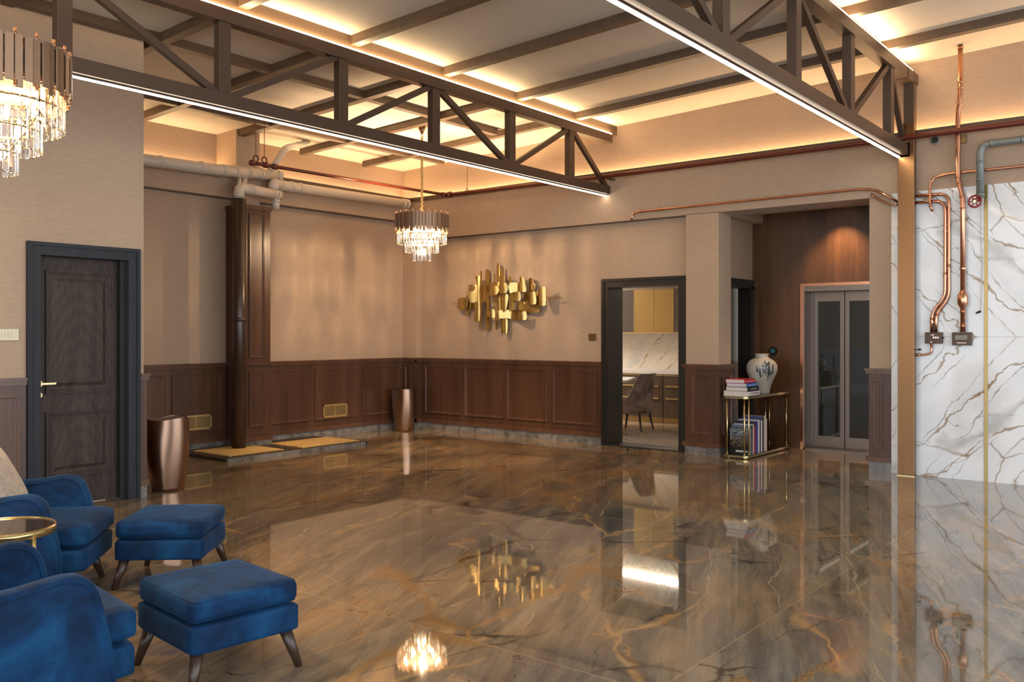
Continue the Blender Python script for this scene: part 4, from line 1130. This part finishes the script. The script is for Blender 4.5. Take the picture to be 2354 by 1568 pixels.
pipe('copper_pipe', 'copper', [(9.706, -3.5, 3.06), (9.706, 2.16, 3.06), (9.69, 2.30, 3.03), (9.665, 2.311, 2.92), (9.655, 2.311, 2.77), (9.655, 2.285, 2.69)], .0145, 'copper pipe running off to the right with a hooked end over the marble', rad=.09, collars=(.985,), clips=(.62, .72, .79, .87, .93), clipmat='rosegold')
pipe('grey_pipe', 'greypipe', [(9.63, -3.5, 3.30), (9.63, 1.846, 3.30), (9.63, 1.846, 2.78)], .036, 'galvanised grey pipe elbow ending at the red valve wheel', rad=.10, collars=(.855, .90, .94, .97, .995), cr=1.1, cl=.012)
vw = empty('valve_wheel', (9.58, 1.884, 2.742)); tag(vw, 'red valve hand wheel at the lower end of the grey pipe', 'valve')
bm = B(); R_ = .056
tube(bm, [(0, R_ * math.cos(2 * PI * k / 28), R_ * math.sin(2 * PI * k / 28)) for k in range(28)], .009, 8, closed=True)
for k in range(6):
    a = 2 * PI * k / 6; bar(bm, (0, 0, 0), (0, R_ * math.cos(a), R_ * math.sin(a)), .009, .009)
link('wheel', bm, M['redvalve'], vw, True)
bm = B(); cyl(bm, (-.012, 0, 0), (.05, 0, 0), .014, seg=12); cyl(bm, (.05, -.05, .02), (.05, .03, .02), .02, seg=12); link('spindle', bm, M['rosegold'], vw)
# boxes
def jbox(nm, y0, y1, z0, z1, mat, label, knob=False, text=0):
    r = empty(nm, (9.70, (y0 + y1) / 2, (z0 + z1) / 2)); tag(r, label, 'box')
    hy, hz = (y1 - y0) / 2, (z1 - z0) / 2
    bm = B(); box(bm, -.035, .025, -hy, hy, -hz, hz); bevel_all(bm, .004, 2); link('housing', bm, M[mat], r)
    bm = B(); box(bm, -.04, -.034, -hy + .018, hy - .018, -hz + .03, hz - .012); bevel_all(bm, .002, 1); link('cover', bm, M[mat], r)
    if knob:
        bm = B(); cyl(bm, (-.01, -hy, 0), (-.01, -hy - .012, 0), .008, seg=12); link('knob', bm, M['black'], r)
        bm = B()
        for i in range(3): box(bm, -.0415, -.04, -hy + .03 + i * .02, -hy + .042 + i * .02, -.004, .012)
        box(bm, -.0415, -.04, -.01, .02, .028, .032); link('markings', bm, M['rosegold'], r)
        bm = B(); lathe(bm, [(.002, 0), (.01, .004), (.01, .014), (.002, .018)], 12, (0, 0)); link('indicator', bm, M['white'], r, True, loc=(-.045, .02, -hz + .006))
    else:
        bm = B(); box(bm, -.0415, -.039, -.055, .055, -.008, .035); link('display', bm, M['greypipe'], r)
        bm = B()
        for z in (.002, .014, .026): box(bm, -.0425, -.0414, -.05, .05, z - .0012, z + .0012)
        link('display_lines', bm, M['brassdk'], r)
        bm = B(); box(bm, -.0415, -.0395, -.045, .04, -.042, -.038); link('slot', bm, M['rosegold'], r)
jbox('control_box', 2.200, 2.360, 1.354, 1.468, 'bronze', 'small bronze control box with side knob under the copper pipe pair', True)
jbox('control_box', 1.934, 2.108, 1.338, 1.467, 'bronze', 'larger bronze control box with grey display under the thick copper pipe')
pipe('copper_pipe', 'copper', [(9.69, 2.303, 1.36), (9.69, 2.305, 1.25), (9.69, 2.38, 1.238), (9.69, 2.437, 1.238)], .011, 'short curved copper pipe under the small control box', rad=.06, collars=(.03, .95), cr=1.4)
bm = B(); tube(bm, fillet([(0, 0, 0), (0, .012, -.3), (0, -.004, -.6), (0, .006, -1.0), (0, .012, -1.08)], .1, 4), .0035, 6); o = link('hanging_cable', bm, M['pvc'], None, True, loc=(9.712, 1.850, 2.75)); tag(o, 'thin pale cable hanging down the marble left of the brass strip', 'cable')
bm = B(); cyl(bm, (0, .006, 0), (0, .03, -.012), .009, seg=10); cyl(bm, (0, -.012, .004), (0, .006, 0), .011, seg=10); o = link('cable_plug', bm, M['black'], None, loc=(9.712, 1.868, 1.668)); tag(o, 'small black plug at the end of the hanging cable', 'plug')
bm = B(); cyl(bm, (0, 0, 0), (0, .03, 0), .009, seg=10); cyl(bm, (0, .012, -.001), (.03, .012, -.001), .006, seg=8); o = link('wall_hook', bm, M['black'], None, loc=(9.70, 2.405, 1.292)); tag(o, 'small black hook beside the bronze column above the curved copper pipe', 'hook')
ph = empty('pipe_hole', (9.745, 2.285, 3.424)); tag(ph, 'round dark pipe opening in the wallpaper below the red pipe', 'opening')
bm = B(); tube(bm, [(0, .038 * math.cos(2 * PI * k / 24), .038 * math.sin(2 * PI * k / 24)) for k in range(24)], .008, 8, closed=True); link('rim', bm, M['greypipe'], ph, True)
bm = B(); cyl(bm, (-.003, 0, 0), (.004, 0, 0), .037, seg=24); link('opening', bm, M['darkmat'], ph)
bm = B(); box(bm, -.012, .03, -.022, .022, -.04, .04); o = link('wall_clip', bm, M['brassdk'], None, loc=(9.71, 2.01, 3.39)); tag(o, 'small square metal clip behind the thick copper pipe under the red pipe', 'bracket')

# ------------------------------------------------------------------ BINS
def make_bin(loc, rz, label, s=1.0):
    r = empty('waste_bin', loc, rz); tag(r, label, 'bin', 'metal waste bins')
    bm = B(); NSEG = 56; rows = 26; H = .665 * s; rings = []
    for j in range(rows + 1):
        k = j / rows; z = H * k; R0 = .142 + .052 * k + .016 * math.sin(k * PI)
        ring = []
        for i in range(NSEG):
            th = 2 * PI * i / NSEG
            # round foot morphing into a three-cornered mouth with one sweeping crease
            cor = math.cos(3 * (th - .55 * (1 - k)))
            rr = R0 * (1 + .075 * k * cor)
            ring.append(bm.verts.new((rr * math.cos(th) * 1.03, rr * math.sin(th), z + .012 * k * k * cor)))
        rings.append(ring)
    for a, b_ in zip(rings, rings[1:]):
        for i in range(NSEG): j = (i + 1) % NSEG; bm.faces.new((a[i], a[j], b_[j], b_[i]))
    bm.faces.new(rings[0][::-1])
    link('body', bm, M['copperbin'], r, True)
    bm = B(); top = [v for v in []]
    ring = []
    for i in range(NSEG):
        th = 2 * PI * i / NSEG; cor = math.cos(3 * th); rr = (.194) * (1 + .075 * cor) * .985
        ring.append(bm.verts.new((rr * math.cos(th) * 1.03, rr * math.sin(th), H + .012 * cor - .004)))
    c = bm.verts.new((0, 0, H - .008))
    for i in range(NSEG): bm.faces.new((ring[i], ring[(i + 1) % NSEG], c))
    o = link('lid', bm, M['leg'], r, True); o['label'] = 'dark inset lid'
    return r
bin1 = make_bin((4.485, 7.70, 0), math.radians(-88), 'tall tapering copper waste bin beside the dark oak door')
bin2 = copy_tree(bin1); bin2.location = (9.42, 9.60, 0); bin2.rotation_euler = (0, 0, math.radians(-120)); bin2.scale = (.93, .93, .93)
bin2['label'] = 'tall tapering bronze waste bin in the far alcove corner'

# ------------------------------------------------------------------ CONSOLE, BOOKS, VASE
co = empty('console_table', (10.36, 4.435, 0)); tag(co, 'two-tier dark glass and brass console table in the lift lobby', 'table')
def rslab(bm, x0, x1, y0, y1, z0, z1, r=.05):
    pts = []
    for cx_, cy_, a0 in ((x1 - r, y1 - r, 0), (x0 + r, y1 - r, PI / 2), (x0 + r, y0 + r, PI), (x1 - r, y0 + r, 1.5 * PI)):
        for q in range(5): a = a0 + q * PI / 8; pts.append((cx_ + r * math.cos(a), cy_ + r * math.sin(a)))
    lo = [bm.verts.new((p[0], p[1], z0)) for p in pts]; hi = [bm.verts.new((p[0], p[1], z1)) for p in pts]
    bm.faces.new(lo[::-1]); bm.faces.new(hi)
    for i in range(len(pts)): j = (i + 1) % len(pts); bm.faces.new((lo[i], lo[j], hi[j], hi[i]))
for z, nm in ((.698, 'top'), (.012, 'shelf')):
    bm = B(); rslab(bm, 9.70, 11.02, 4.275, 4.60, z, z + .026); fo = plink(nm + '_rim', bm, M['brass'], co)
    bm = B(); rslab(bm, 9.712, 11.008, 4.287, 4.588, z + .0255, z + .0285, .045); plink(nm, bm, M['smoke'], co)
for (x, y) in ((9.735, 4.33), (9.735, 4.545), (10.985, 4.33), (10.985, 4.545), (9.79, 4.30), (10.93, 4.30), (9.79, 4.575), (10.93, 4.575)):
    bm = B(); cyl(bm, (x, y, .04), (x, y, .70), .0105, seg=16); cyl(bm, (x, y, .04), (x, y, .055), .016, seg=16); plink('post', bm, M['brass'], co, True)
for (x, y) in ((9.76, 4.33), (9.76, 4.54), (10.96, 4.33), (10.96, 4.54)):
    bm = B(); cyl(bm, (x, y, 0), (x, y, .013), .018, seg=12); plink('foot', bm, M['brassdk'], co)

def book_flat(x0, x1, y0, y1, z, h, col, label, text=None, tcol=(.7, .7, .7), cover=None):
    r = empty('book', ((x0 + x1) / 2, (y0 + y1) / 2, z)); tag(r, label, 'book', 'stacked books on the console')
    cm = simple('cover', col, .35); t = .004
    bm = B(); box(bm, x0, x1, y0, y1, z, z + t); box(bm, x0, x1, y0, y1, z + h - t, z + h); box(bm, x0, x1, y0, y0 + t, z, z + h); plink('cover', bm, cm, r)
    bm = B(); box(bm, x0 + .005, x1 - .005, y0 + t, y1 - .006, z + t, z + h - t); plink('pages', bm, M['page'], r)
    if text:
        bm = B(); rnd = random.Random(str(text)); u = x0 + text[0] * (x1 - x0); e = x0 + text[1] * (x1 - x0)
        while u < e:
            wv = rnd.uniform(.006, .012)
            box(bm, u, u + wv * .35, y0 - .0008, y0 + .001, z + h * .25, z + h * .72); box(bm, u, u + wv * .8, y0 - .0008, y0 + .001, z + h * rnd.choice((.25, .45, .64)), z + h * .72)
            u += wv + .004
        plink('spine_lettering', bm, simple('lettering', tcol, .5), r)
zb = .7265
book_flat(9.722, 10.065, 4.287, 4.588, zb, .058, (.68, .66, .64), 'thick white-spined book at the bottom of the stack', (.25, .93), (.10, .10, .10))
book_flat(9.735, 10.055, 4.29, 4.565, zb + .058, .050, (.018, .02, .025), 'black-spined book second from the bottom of the stack', (.3, .75), (.4, .4, .4))
book_flat(9.73, 10.03, 4.30, 4.553, zb + .108, .042, (.07, .17, .52), 'blue-spined book below the red one in the stack', (.15, .85), (.40, .52, .8))
book_flat(9.73, 10.02, 4.325, 4.566, zb + .150, .046, (.55, .02, .035), 'red-spined book on top of the stack', (.12, .85), (.85, .45, .45))

def book_up(x, t, y0, y1, h, spine, cover, label, dz=.0405):
    r = empty('book', (x + t / 2, (y0 + y1) / 2, dz)); tag(r, label, 'book', 'upright books on the console shelf')
    c = .0035; cm = simple('cover', cover, .35); smt = simple('spine', spine, .35)
    bm = B(); box(bm, x, x + c, y0, y1, dz, dz + h); box(bm, x + t - c, x + t, y0, y1, dz, dz + h); plink('cover', bm, cm, r)
    bm = B(); box(bm, x, x + t, y0 - .002, y0 + .003, dz, dz + h); plink('spine', bm, smt, r)
    bm = B(); box(bm, x + c, x + t - c, y0 + .003, y1 - .006, dz + .003, dz + h - .004); plink('pages', bm, M['page'], r)
    return r
x = 9.83
b1 = book_up(x, .052, 4.312, 4.557, .305, (.20, .25, .28), (.02, .022, .026), 'upright book with golden still-life photo on its cover, nearest the brass posts')
# cover picture of the first book, flat print made of procedural noise
m, n, l, b_ = new_mat('printed_cover')
tc = n.new('ShaderNodeTexCoord'); sp = n.new('ShaderNodeSeparateXYZ'); l.new(tc.outputs['Object'], sp.inputs[0])
nz = noise_n(n, l, tc.outputs['Object'], 60, 4, .7); rp1 = ramp(n, [(.4, (.01, .01, .012)), (.55, (.10, .08, .05)), (.68, (.65, .48, .2))]); l.new(nz.outputs[0], rp1.inputs[0])
nz2 = noise_n(n, l, mapping(n, l, tc.outputs['Object'], (20, 20, 60)), 1, 4, .6); rp2 = ramp(n, [(.35, (.02, .03, .04)), (.7, (.35, .40, .44))]); l.new(nz2.outputs[0], rp2.inputs[0])
up = math_n(n, l, 'MULTIPLY_ADD', sp.outputs[2], 14.0, -2.2); cl_ = n.new('ShaderNodeClamp'); l.new(up, cl_.inputs[0])
dn = math_n(n, l, 'MULTIPLY_ADD', sp.outputs[2], 12.0, -.7); cl2 = n.new('ShaderNodeClamp'); l.new(dn, cl2.inputs[0])
cc = mixc(n, l, cl_.outputs[0], rp1.outputs[0], rp2.outputs[0]); cc = mixc(n, l, cl2.outputs[0], (.012, .01, .01), cc)
l.new(cc, b_.inputs['Base Color']); b_.inputs['Roughness'].default_value = .25
M['printed'] = m
bm = B(); box(bm, -.0275, -.026, -.119, .119, .004, .301); link('cover_picture', bm, M['printed'], b1)
bm = B(); box(bm, -.0285, -.0275, -.10, .045, .022, .045); link('title_band', bm, simple('title_band', (.55, .55, .55), .5), b1)
specs = [(.040, .245, .335, (.03, .045, .04), (.13, .17, .25), 'upright dark green-spined book behind the still-life cover'),
         (.030, .24, .345, (.62, .56, .50), (.6, .55, .5), 'slim upright cream-spined book left of the red one'),
         (.036, .23, .325, (.42, .015, .025), (.4, .02, .03), 'upright red-spined book on the console shelf'),
         (.075, .25, .375, (.035, .045, .25), (.03, .03, .06), 'widest upright royal blue-spined book on the console shelf'),
         (.050, .25, .385, (.62, .64, .70), (.6, .6, .65), 'upright white-spined book right of the royal blue one'),
         (.034, .245, .372, (.04, .05, .09), (.04, .05, .09), 'slim upright navy-spined book among the white ones'),
         (.040, .245, .372, (.66, .67, .74), (.6, .6, .65), 'upright pale white-spined book right of the slim navy one'),
         (.046, .26, .42, (.03, .035, .06), (.06, .065, .16), 'tallest upright dark navy-spined book on the console shelf'),
         (.036, .26, .42, (.58, .56, .52), (.6, .6, .6), 'tall upright ivory-spined book beside the tallest navy one'),
         (.052, .25, .385, (.66, .60, .52), (.6, .55, .5), 'last upright cream-spined book farthest from the brass end')]
x += .054
for (t, w_, h, sp_, cv_, lb) in specs:
    book_up(x, t, 4.312, 4.312 + w_, h, sp_, cv_, lb); x += t + .002

m, n, l, b_ = new_mat('glazed_ceramic')
tc = n.new('ShaderNodeTexCoord')
v = mapping(n, l, tc.outputs['Object'], (26, 26, 3.5)); nz = noise_n(n, l, v, 1, 5, .6, .3)
sp = n.new('ShaderNodeSeparateXYZ'); l.new(tc.outputs['Object'], sp.inputs[0])
patch = noise_n(n, l, mapping(n, l, tc.outputs['Object'], (1, 1, .55), (0, 0, 0), (.33, .1, .2)), 5.5, 1, .5)
# dark drips on the side facing the room
side = math_n(n, l, 'ADD', math_n(n, l, 'MULTIPLY', sp.outputs[0], -4.0), math_n(n, l, 'MULTIPLY', sp.outputs[1], -3.6))
side = math_n(n, l, 'MULTIPLY_ADD', side, 5.0, -3.4); cs_ = n.new('ShaderNodeClamp'); l.new(side, cs_.inputs[0])
zz = math_n(n, l, 'MULTIPLY', band(n, l, sp.outputs[2], .27, .16), 3.0)
mk = math_n(n, l, 'MULTIPLY', cs_.outputs[0], zz)
mk = math_n(n, l, 'MULTIPLY', mk, math_n(n, l, 'MULTIPLY_ADD', nz.outputs[0], 9.0, -4.3)); ck = n.new('ShaderNodeClamp'); l.new(mk, ck.inputs[0])
rr_ = ramp(n, [(.35, (.42, .40, .34)), (.65, (.58, .56, .50))]); l.new(patch.outputs[0], rr_.inputs[0])
l.new(mixc(n, l, ck.outputs[0], rr_.outputs[0], (.05, .065, .075)), b_.inputs['Base Color']); b_.inputs['Roughness'].default_value = .1
M['vase'] = m
va = empty('vase', (10.47, 4.43, .7265)); tag(va, 'bulbous cream glazed vase with grey drips on the console table', 'vase')
bm = B()
prof = [(.088, 0), (.094, .004), (.098, .03), (.118, .10), (.150, .18), (.178, .25), (.187, .30), (.182, .345), (.155, .39), (.110, .42), (.084, .435), (.077, .445), (.077, .462), (.087, .470), (.088, .478), (.080, .480)]
def smooth_prof(pr, k=4):
    out = []
    for i in range(len(pr) - 1):
        p0 = pr[max(0, i - 1)]; p1 = pr[i]; p2 = pr[i + 1]; p3 = pr[min(len(pr) - 1, i + 2)]
        for q in range(k):
            t = q / k
            out.append(tuple(.5 * ((2 * p1[c]) + (-p0[c] + p2[c]) * t + (2 * p0[c] - 5 * p1[c] + 4 * p2[c] - p3[c]) * t * t + (-p0[c] + 3 * p1[c] - 3 * p2[c] + p3[c]) * t ** 3) for c in (0, 1)))
    out.append(pr[-1]); return out
sp_prof = smooth_prof(prof) + [(.068, .476), (.066, .44), (.06, .43)]
lathe(bm, sp_prof, 56); link('body', bm, M['vase'], va, True)

# ------------------------------------------------------------------ SEATING
def tapered_leg(parent, top, foot, r0=.030, r1=.016):
    bm = B(); cyl(bm, top, foot, r0, r1, 20); return link('leg', bm, M['leg'], parent, True)
def make_ottoman(loc, rz, label):
    r = empty('ottoman', loc, rz); tag(r, label, 'ottoman', 'blue velvet ottomans')
    bm = B(); cushion(bm, .245, .268, .050, .034, .010, (0, 0, .335), 14, .004); link('cushion', bm, M['bluevelvet'], r, True)
    bm = B()
    for zz_ in (.3755, .2945):
        pts = []
        for cx_, cy_, a0 in ((.211, .234, 0), (-.211, .234, PI / 2), (-.211, -.234, PI), (.211, -.234, 1.5 * PI)):
            for q in range(7): a = a0 + q * PI / 12; pts.append((cx_ + .0245 * math.cos(a), cy_ + .0245 * math.sin(a), zz_))
        tube(bm, pts, .0024, 6, closed=True)
    link('piping', bm, M['bluevelvet'], r, True)
    bm = B(); cushion(bm, .247, .270, .062, .024, 0, (0, 0, .220), 12); link('base', bm, M['bluevelvet'], r, True)
    for sx in (-1, 1):
        for sy in (-1, 1): tapered_leg(r, (sx * .195, sy * .215, .185), (sx * .245, sy * .262, 0))
    return r
o1 = make_ottoman((2.235, 3.435, 0), math.radians(-6), 'blue velvet ottoman nearest the camera with splayed wooden legs')
o2 = copy_tree(o1); o2.location = (2.885, 4.90, 0); o2.rotation_euler = (0, 0, math.radians(-48)); o2['label'] = 'blue velvet ottoman farther back, in front of the rear armchair'

def arm_mesh(bm, y, th=.085):
    # side profile (x forward, z up)
    out = [(.326, .165), (.324, .24), (.308, .34), (.288, .44), (.270, .51), (.246, .562), (.208, .594), (.155, .605), (.08, .598), (-.02, .585), (-.14, .582), (-.26, .595), (-.36, .62), (-.40, .60), (-.385, .40), (-.36, .165)]
    out = smooth_prof(out, 3)
    h = th / 2; rings = []
    for dy, ins in ((-h, .026), (-h + .003, .014), (-h + .010, .005), (-h + .024, 0), (h - .024, 0), (h - .010, .005), (h - .003, .014), (h, .026)):
        ring = []
        for p in out:
            dx, dz = p[0] + .05, p[1] - .38; L_ = math.hypot(dx, dz)
            ring.append(bm.verts.new((p[0] - dx / L_ * ins, y + dy, p[1] - dz / L_ * ins)))
        rings.append(ring)
    for a_, b_ in zip(rings, rings[1:]):
        for i in range(len(out)): j = (i + 1) % len(out); bm.faces.new((a_[i], a_[j], b_[j], b_[i]))
    bm.faces.new(rings[0]); bm.faces.new(rings[-1][::-1])
    return out
def make_armchair(loc, rz, label):
    r = empty('armchair', loc, rz); tag(r, label, 'armchair', 'blue velvet armchairs')
    for s in (-1, 1):
        bm = B(); out = arm_mesh(bm, s * .335)
        arm = link('arm', bm, M['bluevelvet'], r, True)
        bm = B(); cx_ = .0
        for sy in (-1, 1):
            pts = []
            for p in out[:37]:
                dx, dz = p[0] + .05, p[1] - .38; L_ = math.hypot(dx, dz); pts.append((p[0] - dx / L_ * .026, s * .335 + sy * .0425, p[1] - dz / L_ * .026 + (.02 if p[1] < .2 else 0)))
            tube(bm, pts, .0038, 6)
        link('piping', bm, M['bluevelvet'], arm, True)
    bm = B(); cushion(bm, .362, .290, .062, .036, .012, (.072, 0, .362), 14, .004); link('seat_cushion', bm, M['bluevelvet'], r, True)
    bm = B(); cushion(bm, .385, .292, .066, .03, 0, (.040, 0, .228), 12); link('seat_base', bm, M['bluevelvet'], r, True)
    Mx = Matrix.Translation((-.335, 0, .60)) @ Matrix.Rotation(math.radians(-10), 4, 'Y')
    bm = B(); cushion(bm, .062, .345, .25, .05, 0, (0, 0, 0), 12, M4=Mx)
    for v in bm.verts:      # shell wraps forward at its sides, top edge crowned
        if v.co.z > .3: v.co.x += .10 * (abs(v.co.y) / .345) ** 3
        v.co.z += .035 * (1 - (v.co.y / .345) ** 2) * max(0, (v.co.z - .5) / .3)
    link('backrest', bm, M['bluevelvet'], r, True)
    for sx in (-1, 1):
        for sy in (-1, 1): tapered_leg(r, (.01 + sx * .29, sy * .25, .18), (.01 + sx * .35, sy * .285, 0), .032, .017)
    return r
a1 = make_armchair((1.35, 3.53, 0), math.radians(-8), 'blue velvet armchair nearest the camera, cut by the left edge')
a2 = copy_tree(a1); a2.location = (2.17, 5.27, 0); a2.rotation_euler = (0, 0, math.radians(-41.7)); a2['label'] = 'blue velvet armchair at the rear in front of the dark oak door'
def pillow(ch_, label, yaw, sc=1.0, mat='chenille', loc=(0, 0, 0), lean=-22, roll=0):
    bm = B(); n_ = 16; T, Bv = [], []
    for q in (1, -1):
        g = [[None] * (n_ + 1) for _ in range(n_ + 1)]
        for i in range(n_ + 1):
            for j in range(n_ + 1):
                u, v = -1 + 2 * i / n_, -1 + 2 * j / n_
                th = .075 * (max(0, (1 - u ** 4) * (1 - v ** 4))) ** .5
                pinch = 1 - .06 * (1 - abs(u * v)) * (abs(u) ** 6 + abs(v) ** 6) * .5
                g[i][j] = bm.verts.new((q * th, u * .22 * pinch, v * .22 * pinch))
        for i in range(n_):
            for j in range(n_): bm.faces.new((g[i][j], g[i + 1][j], g[i + 1][j + 1], g[i][j + 1]))
    bmesh.ops.remove_doubles(bm, verts=bm.verts[:], dist=1e-5)
    p = link('cushion', bm, M[mat], None, True)
    p.matrix_world = ch_ @ Matrix.Translation(loc) @ Matrix.Rotation(math.radians(lean), 4, 'Y') @ Matrix.Rotation(math.radians(roll), 4, 'X')
    tag(p, label, 'cushion', 'scatter cushions on the armchairs'); return p
MA1 = Matrix.Translation(a1.location) @ Matrix.Rotation(a1.rotation_euler.z, 4, 'Z')
MA2 = Matrix.Translation(a2.location) @ Matrix.Rotation(a2.rotation_euler.z, 4, 'Z')
pillow(MA2, 'beige chenille cushion leaning on the rear blue armchair', 0, loc=(-.115, 0.0, .605), lean=-24, roll=12)
pillow(MA1, 'pale cushion on the front blue armchair, only its corner in view', 0, loc=(-.13, .02, .63), lean=-24)

# side table
tbl = empty('side_table', (1.75, 4.44, 0)); tag(tbl, 'round brass side table with smoked glass top between the armchairs', 'table')
bm = B(); N_ = 64
lo = []
for k in range(N_):
    a = 2 * PI * k / N_; lo.append([bm.verts.new((rr * math.cos(a), rr * math.sin(a), z)) for rr, z in ((.228, .520), (.228, .555), (.220, .555), (.220, .520))])
for k in range(N_):
    j = (k + 1) % N_
    for q in range(4): p = (q + 1) % 4; bm.faces.new((lo[k][q], lo[j][q], lo[j][p], lo[k][p]))
link('rim', bm, M['brass'], tbl, True)
bm = B(); cyl(bm, (0, 0, .540), (0, 0, .549), .2205, seg=64); link('glass_top', bm, M['smoke'], tbl)
for a in (math.radians(-77), math.radians(-130), math.radians(103), math.radians(50)):
    bm = B(); cyl(bm, (.220 * math.cos(a), .220 * math.sin(a), 0), (.220 * math.cos(a), .220 * math.sin(a), .54), .0115, seg=16); link('leg', bm, M['brass'], tbl, True)
bm = B(); tube(bm, [(.22 * math.cos(2 * PI * k / 48), .22 * math.sin(2 * PI * k / 48), .02) for k in range(48)], .007, 8, closed=True); link('base_ring', bm, M['brass'], tbl, True)
